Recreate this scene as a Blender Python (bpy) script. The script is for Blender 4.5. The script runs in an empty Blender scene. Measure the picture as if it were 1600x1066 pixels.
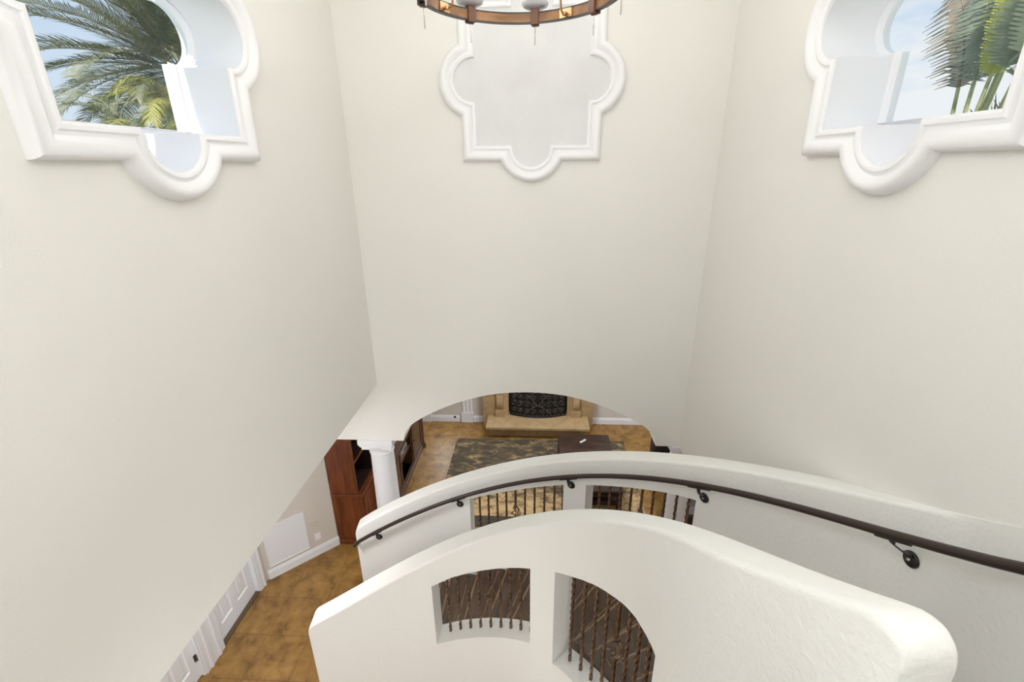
import bpy, bmesh, math, random
from math import pi, sin, cos, sqrt, radians as RAD
from mathutils import Vector, Matrix, Euler

rnd = random.Random(7)
scene = bpy.context.scene
COL = scene.collection

# ------------------------------------------------------------------ helpers
def V(*a): return Vector(a)

def _area(l): return sum(l[i][0] * l[(i + 1) % len(l)][1] - l[(i + 1) % len(l)][0] * l[i][1] for i in range(len(l))) / 2
def tessellate(loops):
    """triangles of an outline with holes (ear clipping after bridging each hole to the outline)"""
    idx = []; o = 0; pts = [q for l in loops for q in l]
    for l in loops: idx.append(list(range(o, o + len(l)))); o += len(l)
    poly = idx[0] if _area(loops[0]) > 0 else idx[0][::-1]
    hs_ = []
    for h, l in zip(idx[1:], loops[1:]): hs_.append(h if _area(l) < 0 else h[::-1])
    hs_.sort(key=lambda h: -max(pts[i][0] for i in h))
    def crosses(a, b, c, d):
        def s(p, q, r): return (q[0] - p[0]) * (r[1] - p[1]) - (q[1] - p[1]) * (r[0] - p[0])
        return s(a, b, c) * s(a, b, d) < 0 and s(c, d, a) * s(c, d, b) < 0
    for h in hs_:
        best = None
        for hi in range(len(h)):
            for pi_ in range(len(poly)):
                a, b = pts[h[hi]], pts[poly[pi_]]; dd = (a[0] - b[0]) ** 2 + (a[1] - b[1]) ** 2
                if best is not None and dd >= best[0]: continue
                bad = False
                for lst in [poly] + hs_:
                    for k in range(len(lst)):
                        if crosses(a, b, pts[lst[k]], pts[lst[(k + 1) % len(lst)]]): bad = True; break
                    if bad: break
                if not bad: best = (dd, hi, pi_)
        _, hi, pi_ = best
        poly = poly[:pi_ + 1] + h[hi:] + h[:hi + 1] + poly[pi_:]
    tris = []; P_ = list(poly)
    def cr(a, b, c): return (b[0] - a[0]) * (c[1] - a[1]) - (b[1] - a[1]) * (c[0] - a[0])
    guard = 0
    while len(P_) > 3 and guard < 4000000:
        n = len(P_); done = False; bestq = None
        for i in range(n):
            guard += 1
            ia, ib, ic = P_[i - 1], P_[i], P_[(i + 1) % n]; a, b, c = pts[ia], pts[ib], pts[ic]
            ar = cr(a, b, c)
            if ar <= 1e-12: continue
            ok = True
            for j in P_:
                q = pts[j]
                if q == a or q == b or q == c: continue
                if cr(a, b, q) >= -1e-12 and cr(b, c, q) >= -1e-12 and cr(c, a, q) >= -1e-12: ok = False; break
            if ok: tris.append((ia, ib, ic)); P_.pop(i); done = True; break
        if not done:
            for i in range(len(P_)):                      # drop a collinear point
                a, b, c = pts[P_[i - 1]], pts[P_[i]], pts[P_[(i + 1) % len(P_)]]
                if abs(cr(a, b, c)) <= 1e-12: P_.pop(i); done = True; break
        if not done: break
    if len(P_) == 3: tris.append(tuple(P_))
    return tris

class MB:
    """collects geometry, then links it as ONE mesh object"""
    def __init__(s): s.v = []; s.f = []
    def add(s, vs, fs):
        o = len(s.v); s.v += [tuple(q) for q in vs]; s.f += [tuple(i + o for i in f) for f in fs]; return s
    def box(s, x0, x1, y0, y1, z0, z1):
        vs = [(x, y, z) for z in (z0, z1) for y in (y0, y1) for x in (x0, x1)]
        return s.add(vs, [(0, 2, 3, 1), (4, 5, 7, 6), (0, 1, 5, 4), (2, 6, 7, 3), (0, 4, 6, 2), (1, 3, 7, 5)])
    def obox(s, c, ax, ay, hx, hy, z0, z1):
        """box with ground axes ax, ay (2D unit vectors)"""
        vs = []
        for z in (z0, z1):
            for b in (-hy, hy):
                for a in (-hx, hx):
                    vs.append((c[0] + ax[0] * a + ay[0] * b, c[1] + ax[1] * a + ay[1] * b, z))
        return s.add(vs, [(0, 2, 3, 1), (4, 5, 7, 6), (0, 1, 5, 4), (2, 6, 7, 3), (0, 4, 6, 2), (1, 3, 7, 5)])
    def lathe(s, prof, c=(0, 0, 0), n=32, axis='z'):
        """prof: list of (r, h)"""
        vs = []; fs = []
        for r, h in prof:
            for k in range(n):
                a = 2 * pi * k / n
                p = (r * cos(a), r * sin(a), h)
                if axis == 'x': p = (h, r * cos(a), r * sin(a))
                if axis == 'y': p = (r * sin(a), h, r * cos(a))
                vs.append((c[0] + p[0], c[1] + p[1], c[2] + p[2]))
        m = len(prof)
        for i in range(m - 1):
            for k in range(n):
                k2 = (k + 1) % n
                fs.append((i * n + k, i * n + k2, (i + 1) * n + k2, (i + 1) * n + k))
        fs.append(tuple(range(n - 1, -1, -1))); fs.append(tuple((m - 1) * n + k for k in range(n)))
        return s.add(vs, fs)
    def tube(s, pts, r, n=8, twist=0.0, caps=True, sq=False):
        """round (or square, twisting) tube along pts; r may be a list"""
        pts = [Vector(p) for p in pts]; m = len(pts)
        if not isinstance(r, (list, tuple)): r = [r] * m
        vs = []; fs = []
        T = []
        for i in range(m):
            d = pts[min(i + 1, m - 1)] - pts[max(i - 1, 0)]
            T.append(d.normalized() if d.length > 1e-9 else V(0, 0, 1))
        up = V(0, 0, 1) if abs(T[0].z) < .9 else V(1, 0, 0)
        N = (up - T[0] * up.dot(T[0])).normalized()
        if sq: n = 4
        for i in range(m):
            N = (N - T[i] * N.dot(T[i])).normalized(); B = T[i].cross(N)
            for k in range(n):
                a = 2 * pi * k / n + twist * i
                vs.append(pts[i] + (N * cos(a) + B * sin(a)) * r[i])
        for i in range(m - 1):
            for k in range(n):
                k2 = (k + 1) % n
                fs.append((i * n + k, i * n + k2, (i + 1) * n + k2, (i + 1) * n + k))
        if caps:
            fs.append(tuple(range(n - 1, -1, -1))); fs.append(tuple((m - 1) * n + k for k in range(n)))
        return s.add(vs, fs)
    def prism(s, outer, holes, to3, d0, d1):
        """2D outline with holes, between depths d0 and d1; to3(a, b, d) -> point"""
        loops = [outer] + list(holes)
        flat = [q for l in loops for q in l]
        tri = tessellate([[(round(a, 6), round(b, 6)) for a, b in l] for l in loops])
        n = len(flat)
        vs = [to3(a, b, d0) for a, b in flat] + [to3(a, b, d1) for a, b in flat]
        fs = [t for t in tri] + [tuple(i + n for i in reversed(t)) for t in tri]
        o = 0
        for l in loops:
            m = len(l)
            for k in range(m):
                k2 = (k + 1) % m
                fs.append((o + k, o + k2, n + o + k2, n + o + k))
            o += m
        return s.add(vs, fs)
    def build(s, name, mat, parent=None, smooth=35, bevel=0, loc=None):
        me = bpy.data.meshes.new(name)
        vs = s.v
        if loc is not None: vs = [(a - loc[0], b - loc[1], c - loc[2]) for a, b, c in vs]
        me.from_pydata(vs, [], s.f); me.validate()
        bm = bmesh.new(); bm.from_mesh(me)
        bmesh.ops.remove_doubles(bm, verts=bm.verts, dist=1e-5)
        bmesh.ops.recalc_face_normals(bm, faces=bm.faces)
        bm.to_mesh(me); bm.free()
        if smooth:
            for p in me.polygons: p.use_smooth = True
            me.set_sharp_from_angle(angle=RAD(smooth))
        o = bpy.data.objects.new(name, me); COL.objects.link(o)
        if loc is not None: o.location = loc
        me.materials.append(mat)
        if parent is not None:
            o.parent = parent
            o.location = Vector(o.location) - parent.matrix_basis.translation
        if bevel:
            b = o.modifiers.new('bevel', 'BEVEL'); b.width = bevel; b.segments = 2; b.limit_method = 'ANGLE'; b.angle_limit = RAD(40)
        return o

def tag(o, label=None, cat=None, group=None, kind=None):
    if label: o['label'] = label
    if cat: o['category'] = cat
    if group: o['group'] = group
    if kind: o['kind'] = kind
    return o
def thing(name, label, cat, loc=(0, 0, 0), group=None, kind=None):
    o = bpy.data.objects.new(name, None); COL.objects.link(o); o.location = loc
    o.empty_display_size = .1
    return tag(o, label, cat, group, kind)
def struct(name, mb, mat, label=None, cat=None, **k):
    return tag(mb.build(name, mat, **k), label, cat, None, 'structure')

# ------------------------------------------------------------------ materials
def mat(name, col, rough=.5, metal=0.0, bump=0.0, bscale=60, col2=None, nscale=5, detail=4, spec=.5, ramp=(.35, .65), dist=.01):
    m = bpy.data.materials.new(name); m.use_nodes = True
    nt = m.node_tree; N = nt.nodes; L = nt.links; b = N['Principled BSDF']
    b.inputs['Base Color'].default_value = (*col, 1); b.inputs['Roughness'].default_value = rough
    b.inputs['Metallic'].default_value = metal; b.inputs['Specular IOR Level'].default_value = spec
    tc = N.new('ShaderNodeTexCoord')
    if col2 is not None:
        no = N.new('ShaderNodeTexNoise'); no.inputs['Scale'].default_value = nscale; no.inputs['Detail'].default_value = detail
        L.new(tc.outputs['Object'], no.inputs['Vector'])
        r = N.new('ShaderNodeValToRGB'); r.color_ramp.elements[0].position = ramp[0]; r.color_ramp.elements[1].position = ramp[1]
        r.color_ramp.elements[0].color = (*col, 1); r.color_ramp.elements[1].color = (*col2, 1)
        L.new(no.outputs['Fac'], r.inputs['Fac']); L.new(r.outputs['Color'], b.inputs['Base Color'])
    if bump:
        no = N.new('ShaderNodeTexNoise'); no.inputs['Scale'].default_value = bscale; no.inputs['Detail'].default_value = 3
        L.new(tc.outputs['Object'], no.inputs['Vector'])
        bp = N.new('ShaderNodeBump'); bp.inputs['Strength'].default_value = bump; bp.inputs['Distance'].default_value = dist
        L.new(no.outputs['Fac'], bp.inputs['Height']); L.new(bp.outputs['Normal'], b.inputs['Normal'])
    return m

def wood(name, c1, c2, rough=.35, axis='z', scale=6, coat=.0):
    m = bpy.data.materials.new(name); m.use_nodes = True
    nt = m.node_tree; N = nt.nodes; L = nt.links; b = N['Principled BSDF']; b.inputs['Roughness'].default_value = rough
    b.inputs['Coat Weight'].default_value = coat
    tc = N.new('ShaderNodeTexCoord'); mp = N.new('ShaderNodeMapping')
    sc = {'x': (.12, 1, 1), 'y': (1, .12, 1), 'z': (1, 1, .12)}[axis]
    mp.inputs['Scale'].default_value = sc
    L.new(tc.outputs['Object'], mp.inputs['Vector'])
    no = N.new('ShaderNodeTexNoise'); no.inputs['Scale'].default_value = scale * 4; no.inputs['Detail'].default_value = 6
    no.inputs['Distortion'].default_value = .6
    L.new(mp.outputs['Vector'], no.inputs['Vector'])
    r = N.new('ShaderNodeValToRGB'); r.color_ramp.elements[0].position = .35; r.color_ramp.elements[1].position = .68
    r.color_ramp.elements[0].color = (*c1, 1); r.color_ramp.elements[1].color = (*c2, 1)
    L.new(no.outputs['Fac'], r.inputs['Fac']); L.new(r.outputs['Color'], b.inputs['Base Color'])
    return m

def floor_mat():
    m = bpy.data.materials.new('stained_concrete_tile'); m.use_nodes = True
    nt = m.node_tree; N = nt.nodes; L = nt.links; b = N['Principled BSDF']; b.inputs['Roughness'].default_value = .38
    tc = N.new('ShaderNodeTexCoord')
    n1 = N.new('ShaderNodeTexNoise'); n1.inputs['Scale'].default_value = 5.5; n1.inputs['Detail'].default_value = 9; n1.inputs['Distortion'].default_value = .35
    n1.inputs['Roughness'].default_value = .62
    L.new(tc.outputs['Object'], n1.inputs['Vector'])
    r = N.new('ShaderNodeValToRGB'); e = r.color_ramp.elements
    e[0].position = .30; e[0].color = (.14, .066, .017, 1); e[1].position = .72; e[1].color = (.40, .23, .066, 1)
    x = e.new(.5); x.color = (.28, .148, .037, 1)
    L.new(n1.outputs['Fac'], r.inputs['Fac'])
    sx = N.new('ShaderNodeSeparateXYZ'); L.new(tc.outputs['Object'], sx.inputs[0])
    def line(out, off):
        a = N.new('ShaderNodeMath'); a.operation = 'SUBTRACT'; L.new(out, a.inputs[0]); a.inputs[1].default_value = off
        q = N.new('ShaderNodeMath'); q.operation = 'PINGPONG'; L.new(a.outputs[0], q.inputs[0]); q.inputs[1].default_value = .27
        w = N.new('ShaderNodeMath'); w.operation = 'LESS_THAN'; L.new(q.outputs[0], w.inputs[0]); w.inputs[1].default_value = .006
        return w
    lx = line(sx.outputs['X'], -1.715); ly = line(sx.outputs['Y'], 7.243)
    mx = N.new('ShaderNodeMath'); mx.operation = 'MAXIMUM'; L.new(lx.outputs[0], mx.inputs[0]); L.new(ly.outputs[0], mx.inputs[1])
    mix = N.new('ShaderNodeMixRGB'); mix.inputs['Color2'].default_value = (.06, .027, .01, 1)
    sc = N.new('ShaderNodeMath'); sc.operation = 'MULTIPLY'; L.new(mx.outputs[0], sc.inputs[0]); sc.inputs[1].default_value = .36
    L.new(sc.outputs[0], mix.inputs['Fac']); L.new(r.outputs['Color'], mix.inputs['Color1'])
    L.new(mix.outputs['Color'], b.inputs['Base Color'])
    return m

def rug_mat():
    m = bpy.data.materials.new('distressed_rug'); m.use_nodes = True
    nt = m.node_tree; N = nt.nodes; L = nt.links; b = N['Principled BSDF']; b.inputs['Roughness'].default_value = .95
    tc = N.new('ShaderNodeTexCoord'); mp = N.new('ShaderNodeMapping'); mp.inputs['Scale'].default_value = (1.3, 2.6, 1)
    L.new(tc.outputs['Object'], mp.inputs['Vector'])
    n1 = N.new('ShaderNodeTexNoise'); n1.inputs['Scale'].default_value = 2.6; n1.inputs['Detail'].default_value = 9; n1.inputs['Roughness'].default_value = .72
    n1.inputs['Distortion'].default_value = .5
    L.new(mp.outputs['Vector'], n1.inputs['Vector'])
    r = N.new('ShaderNodeValToRGB'); e = r.color_ramp.elements
    e[0].position = .40; e[0].color = (.06, .048, .032, 1); e[1].position = .64; e[1].color = (.50, .34, .16, 1)
    x = e.new(.49); x.color = (.12, .085, .045, 1); y = e.new(.56); y.color = (.30, .2, .1, 1)
    # the pile is paler towards the staircase end and grey brown towards the hearth
    sx = N.new('ShaderNodeSeparateXYZ'); L.new(tc.outputs['Object'], sx.inputs[0])
    mr = N.new('ShaderNodeMapRange'); mr.inputs['From Min'].default_value = -.2; mr.inputs['From Max'].default_value = -1.0
    mr.inputs['To Min'].default_value = -.045; mr.inputs['To Max'].default_value = .13
    L.new(sx.outputs['Y'], mr.inputs['Value'])
    ad = N.new('ShaderNodeMath'); ad.operation = 'ADD'; L.new(n1.outputs['Fac'], ad.inputs[0]); L.new(mr.outputs[0], ad.inputs[1])
    L.new(ad.outputs[0], r.inputs['Fac']); L.new(r.outputs['Color'], b.inputs['Base Color'])
    return m

def glass_mat():
    m = bpy.data.materials.new('window_glass'); m.use_nodes = True
    nt = m.node_tree; N = nt.nodes; L = nt.links; N.remove(N['Principled BSDF'])
    t = N.new('ShaderNodeBsdfTransparent'); t.inputs['Color'].default_value = (.96, .98, .98, 1)
    g = N.new('ShaderNodeBsdfGlossy'); g.inputs['Roughness'].default_value = .02
    mx = N.new('ShaderNodeMixShader'); mx.inputs['Fac'].default_value = .035
    L.new(t.outputs[0], mx.inputs[1]); L.new(g.outputs[0], mx.inputs[2])
    L.new(mx.outputs[0], N['Material Output'].inputs['Surface'])
    return m

def emit(name, col, s):
    m = bpy.data.materials.new(name); m.use_nodes = True
    b = m.node_tree.nodes['Principled BSDF']
    b.inputs['Base Color'].default_value = (*col, 1)
    b.inputs['Emission Color'].default_value = (*col, 1); b.inputs['Emission Strength'].default_value = s
    return m

M = dict(
    wall=mat('cream_plaster', (.82, .815, .782), .9, bump=.22, bscale=95, spec=.2),
    stucco=mat('cream_stucco', (.82, .82, .80), .9, bump=.34, bscale=42, spec=.2, dist=.012),
    greige=mat('greige_paint', (.66, .62, .565), .85, bump=.1, bscale=120, spec=.2),
    ceil=mat('white_ceiling', (.82, .81, .78), .9, spec=.2),
    trim=mat('white_trim', (.875, .88, .905), .42, spec=.4),
    niche=mat('white_plaster', (.735, .74, .755), .8, bump=.5, bscale=9, col2=(.775, .78, .795), nscale=3, spec=.3, dist=.01),
    door=mat('white_door_paint', (.83, .85, .89), .4, spec=.4),
    column=mat('white_column_paint', (.83, .84, .88), .45, spec=.4),
    floor=floor_mat(), rug=rug_mat(), glass=glass_mat(),
    rugband=mat('rug_border', (.035, .028, .022), .95, col2=(.075, .06, .045), nscale=14),
    iron=mat('bronzed_iron', (.10, .064, .042), .3, metal=.8, col2=(.30, .20, .13), nscale=18),
    ironblack=mat('black_iron', (.012, .011, .012), .38, spec=.5),
    railm=mat('dark_bronze_rail', (.034, .020, .015), .38, spec=.4),
    steel=mat('steel', (.6, .58, .55), .25, metal=1),
    tread=wood('dark_stair_wood', (.055, .034, .022), (.125, .078, .05), .3, 'y', 5, .3),
    nosing=wood('pale_nosing_wood', (.20, .12, .07), (.34, .22, .13), .3, 'y', 5, .3),  # paler wood for the tread edge strips and mid-tread lines
    riser=wood('dark_riser_wood', (.035, .016, .009), (.085, .044, .024), .4, 'y', 5),
    cherry=wood('cherry_wood', (.10, .023, .007), (.21, .056, .017), .33, 'z', 5, .2),
    cherryshade=wood('shaded_cherry_interior', (.018, .008, .005), (.035, .016, .01), .5, 'z', 5),  # cherry darkened in colour to stand for the shade inside open shelves
    walnut=wood('walnut_console', (.05, .022, .012), (.115, .056, .032), .35, 'y', 5, .15),
    espresso=wood('espresso_wood', (.020, .010, .007), (.052, .026, .018), .35, 'x', 5, .2),
    chandwood=wood('aged_oak', (.17, .075, .026), (.34, .17, .062), .45, 'x', 3),
    clipwood=wood('brown_oak', (.075, .027, .014), (.16, .062, .03), .45, 'z', 3),
    brass=mat('aged_brass', (.50, .30, .16), .3, metal=.9),
    stone=mat('tan_limestone', (.37, .25, .125), .7, bump=.2, bscale=40, col2=(.46, .32, .17), nscale=6, spec=.3),
    soot=mat('firebox_soot', (.010, .009, .008), .95),
    screen=mat('pewter_iron', (.16, .14, .125), .4, metal=.7),
    leather=mat('dark_brown_leather', (.022, .014, .011), .45, bump=.2, bscale=70, col2=(.035, .022, .017), nscale=8),
    blackplastic=mat('black_plastic', (.012, .012, .013), .35),
    silver=mat('silver_plastic', (.38, .37, .35), .35, metal=.4),
    plate=mat('white_plastic', (.86, .87, .90), .35),
    almond=mat('almond_plastic', (.62, .57, .50), .4),
    panel=mat('white_access_panel', (.80, .825, .86), .5),
    smoke=mat('frosted_glass_dish', (.50, .50, .53), .25),
    bulb=emit('bulb', (1, .93, .82), 6),
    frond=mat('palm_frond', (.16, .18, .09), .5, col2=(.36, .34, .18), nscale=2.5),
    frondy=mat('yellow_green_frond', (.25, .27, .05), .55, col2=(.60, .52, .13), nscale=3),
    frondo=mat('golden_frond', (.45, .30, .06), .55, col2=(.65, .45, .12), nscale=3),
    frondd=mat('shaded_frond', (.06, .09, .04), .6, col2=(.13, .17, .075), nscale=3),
    trunk=mat('palm_trunk', (.10, .075, .075), .95, bump=1, bscale=14, col2=(.19, .15, .13), nscale=9, dist=.06),
    banana=mat('paddle_leaf', (.14, .19, .05), .5, col2=(.36, .38, .11), nscale=2),
    bananay=mat('yellow_paddle_leaf', (.42, .46, .08), .5, col2=(.58, .56, .15), nscale=2),
    bananab=mat('browned_paddle_leaf', (.13, .125, .075), .6, col2=(.33, .24, .13), nscale=3),
    bananag=mat('grey_green_paddle_leaf', (.15, .19, .12), .5, col2=(.27, .31, .2), nscale=2),
    stalk=mat('pale_stalk', (.30, .34, .12), .5, col2=(.52, .50, .24), nscale=3),
    lawn=mat('lawn', (.10, .16, .05), .95, col2=(.16, .22, .07), nscale=1),
    cable=mat('cable', (.05, .05, .055), .6),
    roof=mat('outside_render', (.75, .72, .66), .9),
    plan=mat('sofa_seam', (.02, .012, .01), .5),
)

# ------------------------------------------------------------------ room constants (floor at z = 0, camera at z = 5.5)
XL, XR, YB = -1.914, 1.771, 5.0
CZ = 5.5
WT = .36          # thickness of the tower's outer walls
TOPZ = 8.9

# ------------------------------------------------------------------ quatrefoil outline
def quat(t, a=.54, b=.575, r=.188, k=1.0, zc=0.0, n=14, lobes='bltr', e=.012):
    """closed outline, offset outward by t: a rectangle with a round lobe on each side"""
    A, B, Rr = a + t, b + t, r + t
    pts = []
    d = t - e                              # the side has moved out by t, the lobe centre has not
    h = sqrt(max(Rr * Rr - d * d, 1e-6)); al = math.atan2(h, d)      # half opening angle
    def lobe(cx, cy, ang):
        for i in range(n + 1):
            q = ang - al + 2 * al * i / n
            pts.append((cx + Rr * cos(q), cy + Rr * sin(q)))
    pts.append((-A, -B))
    if 'b' in lobes: lobe(0, -b - e, -pi / 2)
    pts.append((A, -B))
    if 'r' in lobes: lobe(a + e, 0, 0)
    pts.append((A, B))
    if 't' in lobes: lobe(0, b + e, pi / 2)
    pts.append((-A, B))
    if 'l' in lobes: lobe(-a - e, 0, pi)
    return [(p * k, q + zc) for p, q in pts]

QZ = CZ + .75
PROF = [(.0, -.002), (.0, .034), (.010, .044), (.026, .046), (.034, .036), (.048, .034), (.060, .046), (.078, .062),
        (.098, .068), (.118, .062), (.132, .046), (.140, .026), (.142, -.002)]
def surround(mb, to3, k, cx):
    rings = [[to3(p + cx, q, h) for p, q in quat(t, k=k, zc=QZ)] for t, h in PROF]
    n = len(rings[0]); vs = [p for r in rings for p in r]; fs = []
    for i in range(len(rings) - 1):
        for j in range(n):
            j2 = (j + 1) % n
            fs.append((i * n + j, i * n + j2, (i + 1) * n + j2, (i + 1) * n + j))
    return mb.add(vs, fs)

KS = 1.11   # the side windows are a little wider than the blind one
YW = 2.535; YWR = 2.63

# ---- left wall with its window opening
def to_left(a, b, d): return (XL - d, a, b)
def to_right(a, b, d): return (XR + d, a, b)
def to_back(a, b, d): return (a, YB + d, b)

mb = MB(); mb.prism([(-3.0, 3.03), (YB + .01, 3.03), (YB + .01, TOPZ), (-3.0, TOPZ)], [[(a + YW, b) for a, b in quat(0, k=KS, zc=QZ)]], to_left, 0, WT)
struct('wall_left', mb, M['wall'])
mb = MB(); mb.prism([(-3.0, 0), (3.3, 0), (3.3, 2.235), (YB + .01, 2.235), (YB + .01, TOPZ), (-3.0, TOPZ)], [[(a + YWR, b) for a, b in quat(0, k=KS, zc=QZ)]], to_right, 0, WT)
struct('wall_right', mb, M['wall'])

# ---- arcade wall facing the camera: one wide segmental arch between two columns
AX, SPR = -.088, 2.237
HALF = [(0, 2.948), (.25, 2.937), (.5, 2.90), (.75, 2.83), (1.0, 2.735), (1.27, 2.598), (1.45, 2.475), (1.54, 2.36), (1.575, SPR)]
def catmull(P_, m=5):
    out = []
    for i in range(len(P_) - 1):
        p0 = P_[i - 1] if i else (-P_[1][0], P_[1][1]); p1, p2 = P_[i], P_[i + 1]; p3 = P_[min(i + 2, len(P_) - 1)]
        for k in range(m):
            t = k / m
            out.append(tuple(.5 * (2 * p1[c] + (p2[c] - p0[c]) * t + (2 * p0[c] - 5 * p1[c] + 4 * p2[c] - p3[c]) * t * t + (3 * p1[c] - p0[c] - 3 * p2[c] + p3[c]) * t ** 3) for c in (0, 1)))
    return out + [P_[-1]]
half = catmull(HALF)
arch = [(AX - a, b) for a, b in reversed(half)] + [(AX + a, b) for a, b in half[1:]]
out = [(-3.02, SPR)] + arch + [(3.6, SPR), (3.6, 3.4), (XR + WT, 3.4), (XR + WT, TOPZ), (XL - WT, TOPZ), (XL - WT, 3.4), (-3.02, 3.4)]
mb = MB(); mb.prism(out, [], to_back, 0, .4)
struct('wall_back', mb, M['wall'])

# ---- windows
def window(name, to3, cx, flip):
    root = thing(name, None, None, to3(cx, QZ, .0), kind='structure')
    s = MB(); surround(s, lambda a, b, h: to3(a, b, -h), KS, cx)
    s.build('window_surround', M['trim'], root, smooth=50)
    # reveal lining through the wall thickness
    s = MB(); q = quat(0, k=KS, zc=QZ); n = len(q)
    q2 = quat(-.006, k=KS, zc=QZ)
    vs = [to3(a + cx, b, -.03) for a, b in q2] + [to3(a + cx, b, .33) for a, b in q2] + [to3(a + cx, b, -.03) for a, b in q] + [to3(a + cx, b, .33) for a, b in q]
    fs = [(j, (j + 1) % n, n + (j + 1) % n, n + j) for j in range(n)] + [(2 * n + j, 2 * n + (j + 1) % n, (j + 1) % n, j) for j in range(n)]
    s.add(vs, fs); s.build('window_reveal', M['trim'], root, smooth=50)
    # sash frame: quatrefoil outline, glazed above a flat sill (the bottom lobe is filled)
    s = MB()
    o = [(a + cx, b) for a, b in quat(.006, k=KS, zc=QZ)]
    zs = QZ - .575 + .035
    hole = quat(-.022, k=KS, zc=QZ, lobes='rtl')
    hole = [(a + cx, max(b, zs)) for a, b in hole]
    s.prism(o, [hole], to3, .315, .36)
    s.build('window_frame', M['trim'], root, smooth=50)
    s = MB()       # raised bead around the glass
    rings = []
    for t, d in [(-.006, .315), (-.006, .285), (-.016, .280), (-.024, .296), (-.030, .315)]:
        h = quat(t, k=KS, zc=QZ, lobes='rtl')
        rings.append([to3(a + cx, max(b, zs - t * .2), d) for a, b in h])
    n = len(rings[0])
    s.add([p for r in rings for p in r], [(i * n + j, i * n + (j + 1) % n, (i + 1) * n + (j + 1) % n, (i + 1) * n + j) for i in range(len(rings) - 1) for j in range(n)])
    s.build('glazing_bead', M['trim'], root, smooth=50)
    s = MB(); g = [(a + cx, b) for a, b in quat(-.016, k=KS, zc=QZ, lobes='rtl')]
    s.prism(g, [], to3, .332, .338)
    s.build('glass_pane', M['glass'], root, smooth=0)
    return root
window('window_1', to_left, YW, 0)
window('window_2', to_right, YWR, 1)

root = thing('quatrefoil_wall_panel', 'white blind quatrefoil panel with moulded frame on the wall above the arch', 'wall panel', (-.065, YB, QZ))
s = MB(); surround(s, lambda a, b, h: to_back(a, b, -h), 1.0, -.065); s.build('moulded_frame', M['trim'], root, smooth=50)
s = MB(); s.prism([(a - .065, b) for a, b in quat(.004, zc=QZ)], [], to_back, -.012, .0); s.build('plaster_field', M['niche'], root, smooth=0)

# ------------------------------------------------------------------ shell
struct('floor', MB().box(-4.6, 5.2, -3.2, 9.7, -.15, 0), M['floor'])
struct('ceiling', MB().box(XL - WT, XR + WT, -3.4, YB + .4, TOPZ, TOPZ + .2), M['ceil'])
struct('ceiling_hall', MB().box(-4.6, XL - WT, -3.2, 5.0, 3.031, 3.6), M['ceil'])
struct('ceiling_living', MB().box(-4.6, 5.2, 5.4, 9.7, 3.4, 3.6).box(-4.6, XL - WT, 5.0, 5.4, 3.4, 3.6).box(XR + WT, 5.2, 5.0, 5.4, 3.4, 3.6), M['ceil'])
struct('ceiling_side', MB().box(XR + WT, 5.2, -3.2, 5.0, 3.2, 3.6), M['ceil'])
struct('wall_south', MB().box(-4.6, 5.2, -3.4, -3.0, 0, TOPZ), M['wall'])
# door wall of the hall, left of the tower
DX = -3.78
mb = MB(); mb.prism([(-3.0, 0), (2.63, 0), (2.63, 2.1), (3.53, 2.1), (3.53, 0), (3.80, 0), (3.80, 2.1), (4.66, 2.1), (4.66, 0), (4.81, 0), (4.81, 3.031), (-3.0, 3.031)], [],
                    lambda a, b, d: (DX - d, a, b), 0, .16)
struct('wall_hall', mb, M['greige'])
# diagonal wall
DA, DB = V(-3.781, 4.807), V(-3.03, 5.52)
DT = (DB - DA).normalized(); DN = V(DT.y, -DT.x)          # DN faces the stair
def to_diag(a, b, d): p = DA + DT * a - DN * d; return (p.x, p.y, b)
DLEN = (DB - DA).length
mb = MB(); mb.prism([(0, 0), (DLEN, 0), (DLEN, 3.4), (0, 3.4)], [], to_diag, 0, .14); struct('wall_diagonal', mb, M['greige'])
LX = -3.03
struct('wall_living_left', MB().box(LX - .14, LX, 5.52, 9.4, 0, 3.4), M['greige'])
struct('wall_living_far', MB().box(-3.2, 5.2, 9.275, 9.45, 0, 3.4), M['greige'])
struct('wall_east', MB().box(5.0, 5.2, -3.0, 9.3, 0, 3.4), M['greige'])
# skirting boards
def skirt(name, p0, p1, nrm, h=.155, t=.018):
    p0, p1, nrm = V(*p0), V(*p1), V(*nrm)
    prof = [(0, 0), (t, 0), (t, h * .72), (t * .72, h * .8), (t * .6, h * .93), (t * .3, h), (0, h)]
    vs = []
    for p in (p0, p1):
        for d, z in prof: q = p + nrm * d; vs.append((q.x, q.y, z))
    n = len(prof)
    fs = [(i, (i + 1) % n, n + (i + 1) % n, n + i) for i in range(n)] + [tuple(range(n)), tuple(range(2 * n - 1, n - 1, -1))]
    return struct(name, MB().add(vs, fs), M['door'], smooth=20)
skirt('baseboard_diagonal', DA + DT * .03, DB, DN)
skirt('baseboard_living_left', (LX, 5.515), (LX, 5.56), (1, 0))
skirt('baseboard_far_left', (-2.37, 9.275), (-1.72, 9.275), (0, -1))
skirt('baseboard_far_middle', (-1.40, 9.275), (-1.155, 9.275), (0, -1))
skirt('baseboard_far_right', (1.265, 9.275), (5.0, 9.275), (0, -1))
struct('trim_3', MB().box(DX, DX + .016, 3.609, 3.721, 0, 2.21), M['door'])
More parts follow.
